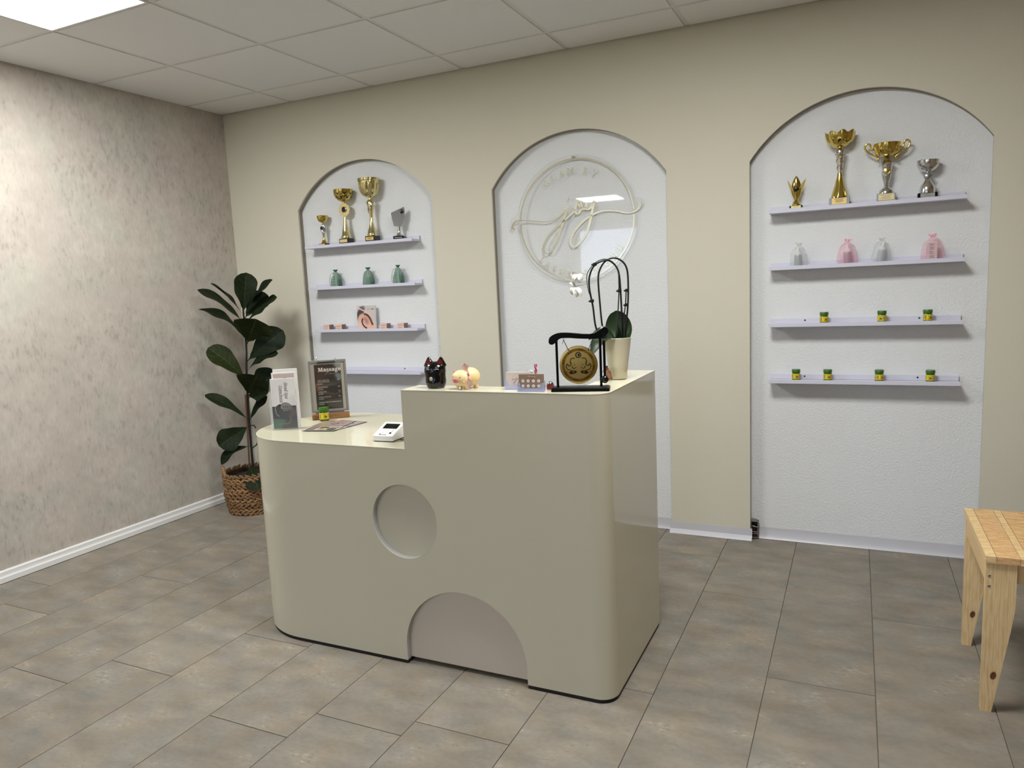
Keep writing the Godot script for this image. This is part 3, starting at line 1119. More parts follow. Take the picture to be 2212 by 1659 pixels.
func trophies() -> void:
	var ya: float = SHELF_A[0] + STAND + 0.0003 + BASE_DROP
	var yb: float = SHELF_B[0] + STAND + 0.0003 + BASE_DROP
	var group := "trophies on the top shelves of the niches"
	var gold_plate := mat(Color(0.85, 0.75, 0.50), 0.35, 0.6)
	gold_plate.albedo_color = Color.WHITE
	gold_plate.albedo_texture = plaque_picture(Color(0.86, 0.75, 0.50), Color(0.35, 0.24, 0.12), 5)
	var pale_plate := mat(Color.WHITE, 0.4, 0.3)
	pale_plate.albedo_texture = plaque_picture(Color(0.86, 0.80, 0.62), Color(0.50, 0.43, 0.30), 4)
	var blank_plate := mat(Color(0.85, 0.78, 0.58), 0.4, 0.4)
	var grey_plate := mat(Color.WHITE, 0.4, 0.4)
	grey_plate.albedo_texture = plaque_picture(Color(0.62, 0.62, 0.60), Color(0.40, 0.40, 0.40), 3)
	var dark_face := mat(Color(0.03, 0.03, 0.035), 0.3)
	var stone := mat(Color(0.60, 0.60, 0.62), 0.25)
	var silver := mat(Color(0.83, 0.83, 0.83), 0.15, 1.0)
	var z := 0.048          # from the niche wall
	# 1: small gold cup on a twisted silver holder
	var t := thing("trophy", "smallest gold cup trophy with twisted silver middle, left end of the left top shelf", "trophy", Vector3(0.771, ya, NICHE + z), 0.0, group)
	plinth(t, 0.05, 0.045, 0.011, M.black_gloss, blank_plate, 0.042, 0.007)
	var st := begin()
	lathe(st, [Vector2(0.0, 0.0112), Vector2(0.021, 0.0112), Vector2(0.0195, 0.016), Vector2(0.013, 0.026), Vector2(0.0085, 0.038), Vector2(0.008, 0.053), Vector2(0, 0.053)], 24)
	part("foot", st, M.gold, t)
	st = begin()
	for s in 2:
		var pts := []
		var rad := []
		for i in 13:
			var u := i / 12.0
			pts.append(Vector3(cos(u * 4.2 + s * PI) * 0.011 * sin(PI * u), 0.053 + 0.085 * u, sin(u * 4.2 + s * PI) * 0.008 * sin(PI * u)))
			rad.append(0.0055 + 0.0045 * sin(PI * u))
		tube(st, pts, rad, 10)
	part("twisted_stem", st, silver, t)
	emblem(t, Vector3(0, 0.108, 0.0135), 0.0125, silver, dark_face)
	st = begin()
	lathe(st, [Vector2(0, 0.136), Vector2(0.006, 0.137)] + cup_profile(0.142, 0.043, 0.036, 0.7), 32)
	part("cup", st, M.gold, t)
	# 2: gold cup with black triangles and a star
	t = thing("trophy", "gold trophy with black triangles on its cup and a star-edged medallion", "trophy", Vector3(0.952, ya, NICHE + z + 0.006), 0.0, group)
	plinth(t, 0.07, 0.062, 0.030, M.black_gloss, blank_plate, 0.058, 0.019)
	st = begin()
	lathe(st, [Vector2(0.0, 0.0302), Vector2(0.031, 0.0302), Vector2(0.033, 0.040), Vector2(0.029, 0.050), Vector2(0.027, 0.052), Vector2(0.021, 0.082), Vector2(0.0135, 0.120), Vector2(0.0095, 0.165), Vector2(0, 0.168)], 32)
	part("foot", st, M.pale_gold, t)
	st = begin()
	var star := PackedVector2Array()
	for i in 44:
		var a := TAU * i / 44
		star.append(Vector2(cos(a), sin(a)) * (0.0405 + 0.0028 * cos(a * 11)))
	extrude(st, star, -0.004, 0.003, Transform3D(Basis.from_scale(Vector3(0.98, 1, 1)), Vector3(0, 0.209, 0)), 0.9)
	part("star_medallion", st, M.pale_gold, t)
	emblem(t, Vector3(0, 0.209, 0.0032), 0.019, silver, dark_face)
	st = begin()
	lathe(st, [Vector2(0, 0.246), Vector2(0.008, 0.247)] + cup_profile(0.258, 0.072, 0.060, 0.75), 40)
	var cup := part("cup", st, M.gold, t)
	st = begin()
	for row in 2:
		for i in 8:
			var a := TAU * (i + 0.5 * row) / 8
			var y1: float = 0.319 - row * 0.027
			var y0: float = y1 - 0.025 + row * 0.004
			var w: float = 0.33 - row * 0.07
			var f := func(yy: float) -> float:
				var q := acos(clampf(1.0 - (yy - 0.258) / 0.072, 0.0, 1.0)) / (PI / 2)
				return 0.060 * pow(sin(q * PI / 2), 0.75) + 0.0007
			for s in 4:
				var ta := y1 - (y1 - y0) * s / 4.0
				var tb := y1 - (y1 - y0) * (s + 1) / 4.0
				var wa := w * (1.0 - s / 4.0)
				var wb := w * (1.0 - (s + 1) / 4.0)
				var ra: float = f.call(ta)
				var rb: float = f.call(tb)
				quad(st, Vector3(sin(a - wb) * rb, tb, cos(a - wb) * rb), Vector3(sin(a + wb) * rb, tb, cos(a + wb) * rb), Vector3(sin(a + wa) * ra, ta, cos(a + wa) * ra), Vector3(sin(a - wa) * ra, ta, cos(a - wa) * ra))
	part("triangle_inlay", st, M.black_gloss, cup).set_meta("kind", "stuff")
	# 3: the tallest, fluted gold cup
	t = thing("trophy", "tallest gold trophy of the left niche with a deep fluted cup", "trophy", Vector3(1.155, ya, NICHE + z + 0.010), 0.0, group)
	plinth(t, 0.07, 0.062, 0.032, M.black_gloss, gold_plate, 0.056, 0.020)
	st = begin()
	lathe(st, [Vector2(0.0, 0.0322), Vector2(0.030, 0.0322), Vector2(0.031, 0.045), Vector2(0.026, 0.054), Vector2(0.028, 0.058), Vector2(0.023, 0.070), Vector2(0.0165, 0.090), Vector2(0.011, 0.115), Vector2(0.0095, 0.143)], 32)
	part("foot", st, M.pale_gold, t)
	st = begin()
	lathe(st, [Vector2(0.0095, 0.143), Vector2(0.013, 0.170), Vector2(0.018, 0.205), Vector2(0.0225, 0.236), Vector2(0.016, 0.248), Vector2(0.007, 0.254), Vector2(0.0, 0.256)], 32, Transform3D.IDENTITY, func(a, y): return 1.0 + 0.05 * sin(a * 5 + y * 60))
	part("twisted_stem", st, M.pale_gold, t)
	st = begin()
	for k in 3:
		var pts := []
		for i in 12:
			var u := i / 11.0
			var y := 0.172 + 0.034 * u + k * 0.0065
			var r := lerpf(0.0135, 0.0235, (y - 0.170) / 0.066) + 0.0005
			var a := 0.15 + u * 2.4
			pts.append(Vector3(-cos(a) * r, y, sin(a) * r))
		tube(st, pts, 0.0016, 6)
	part("silver_band", st, silver, t)
	st = begin()
	lathe(st, [Vector2(0, 0.252), Vector2(0.007, 0.254)] + cup_profile(0.264, 0.108, 0.065, 0.62), 96, Transform3D.IDENTITY, func(a, y): return 1.0 + 0.035 * cos(a * 14) * smoothstep(0.272, 0.29, y) * (1.0 - smoothstep(0.345, 0.358, y)))
	lathe(st, [Vector2(0.0655, 0.361), Vector2(0.0685, 0.364), Vector2(0.0690, 0.378), Vector2(0.066, 0.379), Vector2(0.065, 0.370)], 48)
	part("cup", st, M.pale_gold, t)
	# 4: silver shard plate
	t = thing("trophy", "silver plate trophy with slanted top and small round dark medallion", "trophy", Vector3(1.345, ya, NICHE + z), 0.35, group)
	plinth(t, 0.066, 0.052, 0.019, M.black_gloss, null, 0, 0)
	st = begin()
	for k in 8:
		box(st, Vector3(-0.024 + k * 0.006, 0.007, 0.0262), Vector3(-0.0195 + k * 0.006, 0.0115, 0.0266))
	part("lettering", st, mat(Color(0.75, 0.75, 0.75), 0.4), t).set_meta("kind", "stuff")
	st = begin()
	lathe(st, [Vector2(0, 0.0192), Vector2(0.023, 0.0192), Vector2(0.019, 0.025), Vector2(0.011, 0.034), Vector2(0.0095, 0.05), Vector2(0.012, 0.082), Vector2(0, 0.085)], 24)
	part("stem", st, silver, t)
	st = begin()
	extrude(st, PackedVector2Array([Vector2(-0.026, 0.078), Vector2(0.018, 0.074), Vector2(0.040, 0.128), Vector2(0.046, 0.166), Vector2(0.042, 0.190), Vector2(-0.040, 0.158), Vector2(-0.036, 0.125)]), 0.010, 0.0135)
	part("plate", st, mat(Color(0.62, 0.61, 0.59), 0.2, 1.0), t)
	emblem(t, Vector3(0.027, 0.163, 0.0136), 0.0135, silver, dark_face)
	# 5: gold tulip
	t = thing("trophy", "small gold tulip-shaped trophy with dark medallion, left end of the right top shelf", "trophy", Vector3(3.606, yb, NICHE + z), 0.0, group)
	plinth(t, 0.058, 0.045, 0.013, M.black_gloss, pale_plate, 0.044, 0.010)
	st = begin()
	lathe(st, [Vector2(0, 0.0132), Vector2(0.019, 0.0132), Vector2(0.0195, 0.020), Vector2(0.015, 0.026), Vector2(0.0165, 0.029), Vector2(0.009, 0.037), Vector2(0.006, 0.045), Vector2(0, 0.046)], 24)
	part("foot", st, M.gold, t)
	for k in [-1, 0, 1]:
		st = begin()
		petal(st, k)
		part("petal", st, M.gold, t)
	emblem(t, Vector3(0, 0.089, 0.0215), 0.0150, M.gold, dark_face)
	# 6: tall gold cup with a waved rim
	t = thing("trophy", "tallest trophy of the right niche, gold with a wavy-rimmed cup on spiral silver stem", "trophy", Vector3(3.794, yb, NICHE + z + 0.008), 0.0, group)
	plinth(t, 0.086, 0.060, 0.031, stone, gold_plate, 0.062, 0.027)
	st = begin()
	lathe(st, [Vector2(0, 0.0312), Vector2(0.037, 0.0312), Vector2(0.036, 0.036), Vector2(0.029, 0.062), Vector2(0.020, 0.095), Vector2(0.0125, 0.125), Vector2(0.0105, 0.144), Vector2(0, 0.144)], 64, Transform3D.IDENTITY, func(a, y): return 1.0 + 0.025 * sin(a * 10 + y * 260) * (1.0 - smoothstep(0.10, 0.13, y)))
	part("foot", st, M.gold, t)
	st = begin()
	lathe(st, [Vector2(0.0, 0.1445), Vector2(0.0095, 0.1445), Vector2(0.011, 0.165), Vector2(0.0155, 0.205), Vector2(0.0185, 0.231), Vector2(0.0215, 0.236), Vector2(0.0205, 0.243), Vector2(0.012, 0.250), Vector2(0.0, 0.251)], 32)
	part("stem", st, silver, t)
	st = begin()
	for k in 2:
		var pts := []
		for i in 26:
			var u := i / 25.0
			var y := 0.150 + 0.080 * u
			var r := lerpf(0.0098, 0.0188, u)
			pts.append(Vector3(sin(u * 8.0 + k * PI) * r, y, cos(u * 8.0 + k * PI) * r))
		tube(st, pts, 0.0022, 8)
	part("spiral_band", st, M.gold, t)
	st = begin()
	lathe(st, [Vector2(0, 0.249), Vector2(0.010, 0.250)] + cup_profile(0.257, 0.066, 0.062, 0.95), 120, Transform3D(Basis(Vector3.UP, 0.2), Vector3.ZERO), func(a, y): return 1.0 + 0.06 * cos(a * 8) * smoothstep(0.258, 0.29, y), func(a, y): return 0.0055 * cos(a * 8) * smoothstep(0.30, 0.323, y))
	part("cup", st, M.gold, t)
	# 7: gold bowl with two handles
	t = thing("trophy", "two-handled gold bowl trophy on a silver vase stem with gold medal", "trophy", Vector3(3.988, yb, NICHE + z + 0.004), 0.0, group)
	plinth(t, 0.076, 0.058, 0.033, stone, pale_plate, 0.064, 0.026)
	st = begin()
	lathe(st, [Vector2(0, 0.0332), Vector2(0.030, 0.0332), Vector2(0.030, 0.041), Vector2(0.025, 0.052), Vector2(0.014, 0.061), Vector2(0.011, 0.0635), Vector2(0.0125, 0.066), Vector2(0.009, 0.070), Vector2(0.012, 0.085), Vector2(0.018, 0.105), Vector2(0.0205, 0.120), Vector2(0.0195, 0.138), Vector2(0.022, 0.155), Vector2(0.0285, 0.168), Vector2(0.024, 0.173), Vector2(0.017, 0.178), Vector2(0.0125, 0.190), Vector2(0, 0.192)], 36)
	part("stem", st, silver, t)
	emblem(t, Vector3(0, 0.133, 0.021), 0.0165, M.pale_gold, M.pale_gold)
	st = begin()
	lathe(st, [Vector2(0, 0.190), Vector2(0.012, 0.191)] + cup_profile(0.195, 0.058, 0.057, 0.75), 72, Transform3D.IDENTITY, func(a, y): return 1.0 + 0.03 * cos(a * 20) * (1.0 - smoothstep(0.225, 0.245, y)))
	part("cup", st, M.gold, t)
	for s in [-1, 1]:
		st = begin()
		tube(st, curve([Vector3(s * 0.054, 0.236, 0), Vector3(s * 0.062, 0.234, 0), Vector3(s * 0.066, 0.243, 0), Vector3(s * 0.070, 0.257, 0), Vector3(s * 0.084, 0.260, 0), Vector3(s * 0.091, 0.246, 0), Vector3(s * 0.082, 0.228, 0), Vector3(s * 0.062, 0.213, 0), Vector3(s * 0.044, 0.203, 0), Vector3(s * 0.034, 0.192, 0), Vector3(s * 0.038, 0.186, 0)], 5), 0.0042, 10)
		ball(st, Vector3(s * 0.038, 0.186, 0), Vector3(0.0055, 0.0055, 0.0055), 12)
		part("handle", st, M.gold, t)
	# 8: small silver cup
	t = thing("trophy", "small all-silver cup trophy on a black base, right end of the right shelf", "trophy", Vector3(4.152, yb, NICHE + z), 0.0, group)
	plinth(t, 0.078, 0.050, 0.021, M.black_gloss, grey_plate, 0.056, 0.018)
	st = begin()
	lathe(st, [Vector2(0, 0.0212), Vector2(0.031, 0.0212), Vector2(0.031, 0.040), Vector2(0.028, 0.052), Vector2(0.019, 0.066), Vector2(0.010, 0.080), Vector2(0.007, 0.088), Vector2(0.007, 0.106), Vector2(0, 0.107)], 32)
	part("foot", st, silver, t)
	emblem(t, Vector3(0, 0.093, 0.008), 0.0165, silver, mat(Color(0.52, 0.52, 0.53), 0.35, 0.7))
	st = begin()
	lathe(st, [Vector2(0, 0.105), Vector2(0.007, 0.106)] + cup_profile(0.113, 0.049, 0.045, 0.7), 96, Transform3D.IDENTITY, func(a, y): return 1.0 + 0.02 * sin(a * 9 + y * 240) * (1.0 - smoothstep(0.145, 0.155, y)))
	part("cup", st, silver, t)


func petal(st: SurfaceTool, k: int) -> void:
	# a curved leaf of metal: the middle one stands up, the outer two lean apart
	st.set_smooth_group(next_group())
	var n := 14
	var rows := []
	for i in n + 1:
		var u := float(i) / n
		var w := 0.0215 * pow(sin(PI * clampf(0.06 + u * 0.94, 0, 1)), 0.75)
		var row := []
		for j in 7:
			var v := j / 3.0 - 1.0
			var x := v * w
			var zz := 0.018 * u * (1.0 - u) * 2.0 + 0.010 - absf(v) * absf(v) * w * 0.55 + 0.004 * u
			var p := Vector3(x, 0.040 + 0.111 * u, zz)
			if k != 0:
				p = Vector3(k * (0.006 + 0.016 * u * u + 0.020 * u) + v * w * 0.35, 0.040 + 0.096 * u, 0.002 - v * w * 0.8 * k)
			row.append(p)
		rows.append(row)
	for i in n:
		for j in 6:
			quad(st, rows[i][j], rows[i][j + 1], rows[i + 1][j + 1], rows[i + 1][j])
	st.set_smooth_group(-1)


# ---------------------------------------------------------------- organza gift bags and what is in them
func bag(called: String, label: String, at: Vector3, turn: float, m: StandardMaterial3D, w: float, h: float, seed_: float, group: String) -> Node3D:
	var t := thing(called, label, "gift bag", at, turn, group)
	var dense := veil(m.albedo_color, minf(m.albedo_color.a * 1.9, 0.8))
	var st := begin()
	var prof := [Vector2(0.90, 0.0), Vector2(1.0, 0.015), Vector2(1.0, 0.10), Vector2(0.96, 0.30), Vector2(0.89, 0.48), Vector2(0.78, 0.62), Vector2(0.62, 0.73), Vector2(0.42, 0.81), Vector2(0.22, 0.86), Vector2(0.15, 0.885)]
	var p := []
	for q in prof:
		p.append(Vector2(q.x * w / 2, q.y * h))
	var squash := Transform3D(Basis.from_scale(Vector3(1, 1, 0.055 / w)), Vector3.ZERO)
	lathe(st, p, 44, squash, func(a, y): return 1.0 + (0.035 * sin(a * 11 + seed_) + 0.03 * sin(a * 7 + y * 60 + seed_ * 2.0)) * clampf(y / h * 1.6, 0.15, 1.0))
	part("pouch", st, m, t)
	st = begin()
	var q := []
	for k in [Vector2(0.15, 0.883), Vector2(0.19, 0.90), Vector2(0.27, 0.935), Vector2(0.31, 0.97), Vector2(0.27, 1.0)]:
		q.append(Vector2(k.x * w / 2, k.y * h))
	lathe(st, q, 48, Transform3D(Basis.from_scale(Vector3(1, 1, 0.7)), Vector3.ZERO), func(a, y): return 1.0 + 0.30 * sin(a * 7 + seed_ * 3.0) * smoothstep(0.88 * h, 0.97 * h, y) + 0.22 * sin(a * 3 + seed_))
	part("ruffle", st, dense, t)
	st = begin()
	var ring := []
	for i in 17:
		ring.append(Vector3(cos(TAU * i / 16) * 0.17 * w / 2, 0.885 * h, sin(TAU * i / 16) * 0.14 * w / 2))
	tube(st, ring, 0.0013, 6, false)
	var s := 1.0 if seed_ > 2.5 else -1.0
	tube(st, curve([Vector3(s * 0.09 * w, 0.882 * h, 0.005), Vector3(s * 0.30 * w, 0.74 * h, 0.018), Vector3(s * 0.44 * w, 0.45 * h, 0.020), Vector3(s * 0.50 * w, 0.25 * h, 0.016), Vector3(s * 0.53 * w, 0.12 * h, 0.010)], 5), 0.0011, 6)
	part("drawstring", st, dense, t)
	return t


func gift_bags() -> void:
	var green := veil(Color(0.05, 0.38, 0.23), 0.44, 0.5)
	var pink := veil(Color(0.95, 0.60, 0.70), 0.20, 0.5)
	var white := veil(Color(0.80, 0.82, 0.83), 0.18, 0.45)
	var ga := "green organza bags on the left shelves"
	var gb := "sheer organza bags on the right shelf"
	var y0: float = SHELF_A[1] + STAND + 0.0004
	bag("gift_bag", "leftmost green organza bag on the second shelf, a pale packet showing inside", Vector3(0.842, y0, NICHE + 0.048), 0.0, green, 0.084, 0.112, 1.0, ga)
	bag("gift_bag", "middle green organza bag, standing upright with a bottle showing inside", Vector3(1.095, y0, NICHE + 0.048), 0.2, green, 0.080, 0.114, 4.0, ga)
	bag("gift_bag", "rightmost green organza bag, its packet standing at its left edge", Vector3(1.319, y0, NICHE + 0.048), -0.1, green, 0.080, 0.117, 2.0, ga)
	var pale := mat(Color(0.80, 0.86, 0.83), 0.35)
	pale.albedo_color = Color.WHITE
	pale.albedo_texture = packet_picture(Color(0.80, 0.87, 0.84), Color(0.48, 0.58, 0.55))
	packet("sachet", "pale sachet inside the leftmost green organza bag", Vector3(0.838, y0 + 0.002, NICHE + 0.056), 0.25, pale, 0.036, 0.078, 0.02)
	bottle(Vector3(1.095, y0 + 0.002, NICHE + 0.048), 0.013, 0.080, mat(Color(0.62, 0.76, 0.70), 0.3), mat(Color(0.84, 0.88, 0.86), 0.4), "slim pale bottle inside the middle green organza bag", 0.0)
	packet("sachet", "tall pale printed packet inside the rightmost green organza bag", Vector3(1.311, y0 + 0.002, NICHE + 0.054), 0.2, pale, 0.038, 0.080, 0.018)
	var y1: float = SHELF_B[1] + STAND + 0.0004
	bag("gift_bag", "white organza bag with pump bottle, left end of the second right shelf", Vector3(3.618, y1, NICHE + 0.048), 0.0, white, 0.082, 0.115, 3.0, gb)
	bag("gift_bag", "pink organza bag holding a white-capped pump bottle", Vector3(3.832, y1, NICHE + 0.048), 0.0, pink, 0.088, 0.118, 1.5, gb)
	bag("gift_bag", "white organza bag holding a slanting bottle, between the two pink bags", Vector3(3.975, y1, NICHE + 0.048), 0.0, white, 0.082, 0.115, 2.2, gb)
	bag("gift_bag", "pink organza bag holding a grey printed roll, right end of the shelf", Vector3(4.179, y1, NICHE + 0.048), 0.0, pink, 0.092, 0.117, 4.5, gb)
	var clear := mat(Color(0.66, 0.68, 0.70), 0.15)
	bottle(Vector3(3.615, y1 + 0.002, NICHE + 0.048), 0.0165, 0.090, mat(Color(0.60, 0.63, 0.64), 0.15), M.white, "pump bottle with white cap inside the leftmost white organza bag", 0.0)
	bottle(Vector3(3.832, y1 + 0.002, NICHE + 0.048), 0.0170, 0.092, mat(Color(0.60, 0.57, 0.61), 0.15), M.white, "pump bottle with white cap inside the pink organza bag", 0.0)
	bottle(Vector3(3.968, y1 + 0.004, NICHE + 0.048), 0.0160, 0.090, clear, M.white, "slanting pump bottle inside the white bag between the pink ones", -0.18)
	var roll := mat(Color.WHITE, 0.6)
	roll.albedo_texture = packet_picture(Color(0.80, 0.79, 0.78), Color(0.42, 0.41, 0.41))
	packet("printed_roll", "grey printed roll inside the rightmost pink organza bag", Vector3(4.176, y1 + 0.002, NICHE + 0.053), 0.1, roll, 0.040, 0.078, 0.020)


func packet_picture(ground: Color, ink: Color) -> ImageTexture:
	var im := Image.create(64, 128, false, Image.FORMAT_RGB8)
	im.fill(ground)
	for k in 18:
		var y := 10 + k * 6
		if k % 5 == 3:
			continue
		im.fill_rect(Rect2i(10 + (k * 5) % 9, y, 34 - (k * 7) % 13, 3), ink)
	return picture(im)


func packet(called: String, label: String, at: Vector3, turn: float, m: Material, w: float, h: float, d: float) -> void:
	var t := thing(called, label, called.replace("_", " "), at, turn)
	var st := begin()
	extrude(st, rounded(w, h, 0.004, 3), -d / 2, d / 2, Transform3D(Basis.IDENTITY, Vector3(0, h / 2, 0)))
	part("wrapper", st, m, t)
	st = begin()
	box(st, Vector3(-w / 2 + 0.001, h - 0.0005, -0.002), Vector3(w / 2 - 0.001, h + 0.004, 0.002), 0.0005)
	part("seal", st, M.white, t)


func bottle(at: Vector3, r: float, h: float, body: Material, cap: Material, label: String, lean: float) -> void:
	var t := thing("pump_bottle", label, "bottle", at)
	t.rotation.z = lean
	var st := begin()
	lathe(st, [Vector2(0, 0), Vector2(r * 0.92, 0), Vector2(r, 0.003), Vector2(r, h * 0.55), Vector2(r * 0.9, h * 0.6), Vector2(0, h * 0.6)], 24)
	part("body", st, body, t)
	st = begin()
	lathe(st, [Vector2(0, h * 0.602), Vector2(r * 0.98, h * 0.602), Vector2(r * 0.98, h * 0.68), Vector2(r * 0.6, h * 0.76), Vector2(r * 0.45, h * 0.78), Vector2(r * 0.45, h * 0.97), Vector2(r * 0.36, h), Vector2(0, h)], 24)
	part("pump_cap", st, cap, t)


# ---------------------------------------------------------------- jars, little boxes, the eye picture
func jar_picture() -> ImageTexture:
	var im := Image.create(192, 64, false, Image.FORMAT_RGB8)
	im.fill(Color(0.80, 0.70, 0.10))
	im.fill_rect(Rect2i(0, 0, 192, 3), Color(0.9, 0.87, 0.5))
	im.fill_rect(Rect2i(0, 60, 192, 4), Color(0.35, 0.5, 0.08))
	for k in 3:
		var x := 4 + k * 64
		# a leaf, a block of dark script and fine print
		dab(im, Vector2(x + 14, 32), Vector2(9, 5), 0.9, Color(0.13, 0.30, 0.08))
		dab(im, Vector2(x + 20, 40), Vector2(8, 4), -0.5, Color(0.20, 0.38, 0.10))
		dab(im, Vector2(x + 9, 44), Vector2(6, 5), 0.2, Color(0.62, 0.42, 0.12))
		im.fill_rect(Rect2i(x + 30, 8, 7, 48), Color(0.9, 0.88, 0.72))
		for j in 6:
			im.fill_rect(Rect2i(x + 31, 10 + j * 7, 5, 5), Color(0.05, 0.06, 0.03))
		for j in 4:
			im.fill_rect(Rect2i(x + 42, 12 + j * 10, 7, 6), Color(0.07, 0.08, 0.03))
		im.fill_rect(Rect2i(x + 52, 10, 6, 40), Color(0.93, 0.84, 0.16))
	return picture(im)


func make_jar(label: String, at: Vector3, turn: float, group: String) -> Node3D:
	var t := thing("balm_jar", label, "jar", at, turn, group)
	var st := begin()
	lathe(st, [Vector2(0, 0), Vector2(0.0165, 0), Vector2(0.0185, 0.002), Vector2(0.0188, 0.010), Vector2(0.0188, 0.034), Vector2(0.0170, 0.0375), Vector2(0.0170, 0.039), Vector2(0, 0.039)], 32)
	part("glass_body", st, M.jar_glass, t)
	st = begin()
	lathe(st, [Vector2(0.01905, 0.0065), Vector2(0.01905, 0.0335)], 32)
	part("paper_label", st, M.jar_label, t)
	st = begin()
	lathe(st, [Vector2(0.0, 0.0392), Vector2(0.0192, 0.0392), Vector2(0.0197, 0.041), Vector2(0.0197, 0.0525), Vector2(0.0185, 0.0545), Vector2(0.0, 0.055)], 48, Transform3D.IDENTITY, func(a, y): return 1.0 + 0.008 * sin(a * 24) * float(y > 0.04 and y < 0.0535))
	part("lid", st, M.jar_lid, t)
	return t


func shelf_goods() -> void:
	M.jar_glass = mat(Color(0.22, 0.34, 0.06), 0.12)
	M.jar_lid = mat(Color(0.22, 0.40, 0.11), 0.3)
	M.jar_label = mat(Color.WHITE, 0.4)
	M.jar_label.albedo_texture = jar_picture()
	var group := "green-lidded balm jars on the right shelves"
	var y2: float = SHELF_B[2] + STAND + 0.0003
	var y3: float = SHELF_B[3] + STAND + 0.0003
	var z := NICHE + 0.052
	var j := make_jar("green-lidded balm jar standing alone at the left of the third right shelf", Vector3(3.734, y2, z), 0.4, group)
	copy_of(j, "middle one of the three green-lidded jars on the third right shelf", Vector3(3.982, y2, z), 1.7)
	copy_of(j, "rightmost of the three green-lidded jars on the third right shelf", Vector3(4.168, y2, z), 2.6)
	copy_of(j, "leftmost of the four green-lidded jars on the lowest right shelf", Vector3(3.610, y3, z), 0.2)
	copy_of(j, "second green-lidded jar from the left on the lowest right shelf", Vector3(3.753, y3, z), 2.4)
	copy_of(j, "third green-lidded jar from the left on the lowest right shelf", Vector3(3.976, y3, z), 0.7)
	copy_of(j, "green-lidded jar at the right end of the lowest right shelf", Vector3(4.186, y3, z), 1.9)
	# little pink cartons
	var ys: float = SHELF_A[2] + STAND + 0.0003
	var t := thing("carton", "leftmost little pink carton on the eye picture's shelf", "box", Vector3(0.756, ys, NICHE + 0.055), 0.0, "little pink cartons beside the eye picture")
	var st := begin()
	box(st, Vector3(-0.0245, 0, -0.0235), Vector3(0.0245, 0.036, 0.0235), 0.0006)
	part("carton_body", st, mat(Color(0.86, 0.73, 0.67), 0.6), t)
	st = begin()
	box(st, Vector3(0.0246, 0.002, -0.021), Vector3(0.0249, 0.034, 0.021))
	part("grey_side_print", st, mat(Color(0.50, 0.43, 0.42), 0.6), t)
	st = begin()
	for k in 4:
		box(st, Vector3(-0.015 + k * 0.008, 0.022, 0.0236), Vector3(-0.009 + k * 0.008, 0.0245, 0.0238))
	for k in 3:
		box(st, Vector3(-0.016 + k * 0.009, 0.008, 0.0236), Vector3(-0.009 + k * 0.009, 0.0098, 0.0238))
	part("front_print", st, mat(Color(0.38, 0.27, 0.24), 0.6), t).set_meta("kind", "stuff")
	copy_of(t, "second little pink carton from the left, close to the leftmost one", Vector3(0.856, ys, NICHE + 0.055))
	copy_of(t, "little pink carton just right of the eye picture", Vector3(1.203, ys, NICHE + 0.055))
	copy_of(t, "rightmost little pink carton on the eye picture's shelf", Vector3(1.331, ys, NICHE + 0.055))
	# picture of a closed eye and brow: a thin card, bent a little
	var im := Image.create(160, 190, false, Image.FORMAT_RGB8)
	im.fill(Color(0.76, 0.74, 0.73))
	dab(im, Vector2(28, 60), Vector2(26, 60), 0.5, Color(0.25, 0.22, 0.22), 0.5)
	dab(im, Vector2(70, 130), Vector2(75, 62), 0.9, Color(0.82, 0.65, 0.57), 0.15)
	dab(im, Vector2(105, 160), Vector2(60, 40), 0.8, Color(0.85, 0.68, 0.60), 0.5)
	dab(im, Vector2(20, 165), Vector2(40, 45), 0.2, Color(0.86, 0.74, 0.69), 0.8)
	dab(im, Vector2(75, 120), Vector2(30, 20), 1.0, Color(0.70, 0.50, 0.45), 0.9)
	pen(im, curve([Vector2(62, 68), Vector2(85, 72), Vector2(108, 98), Vector2(122, 130), Vector2(132, 155)], 6), 6.0, Color(0.30, 0.18, 0.14))
	pen(im, curve([Vector2(74, 72), Vector2(96, 88), Vector2(114, 118), Vector2(126, 150)], 6), 5.0, Color(0.33, 0.20, 0.15))
	pen(im, curve([Vector2(46, 106), Vector2(40, 124), Vector2(46, 148), Vector2(60, 168), Vector2(80, 180)], 6), 5.0, Color(0.15, 0.10, 0.09))
	pen(im, curve([Vector2(62, 120), Vector2(66, 140), Vector2(80, 164)], 6), 4.0, Color(0.80, 0.66, 0.62))
	pen(im, [Vector2(4, 14), Vector2(60, 40), Vector2(118, 72)], 6.0, Color(0.88, 0.72, 0.74))
	dab(im, Vector2(45, 20), Vector2(22, 9), 0.5, Color(0.42, 0.39, 0.38), 0.6)
	for k in 4:
		im.fill_rect(Rect2i(88 + k * 6, 27, 4, 6), Color(0.55, 0.53, 0.52))
		im.fill_rect(Rect2i(124 + k * 6, 26, 5, 6), Color(0.22, 0.2, 0.2))
	im.fill_rect(Rect2i(117, 14, 1, 26), Color(0.5, 0.48, 0.48))
	var face := mat(Color.WHITE, 0.4)
	face.albedo_texture = picture(im)
	t = thing("picture_card", "standing card with a photo of a closed eye and brow among pink cartons", "picture card", Vector3(1.055, ys, NICHE + 0.048), 0.12)
	st = begin()
	box(st, Vector3(-0.066, 0, -0.010), Vector3(0.066, 0.150, -0.0004), 0.0008, Transform3D(Basis(Vector3.RIGHT, -0.05), Vector3.ZERO))
	part("backing", st, M.paper, t)
	st = begin()
	st.set_smooth_group(next_group())
	var b := Basis(Vector3.RIGHT, -0.05)
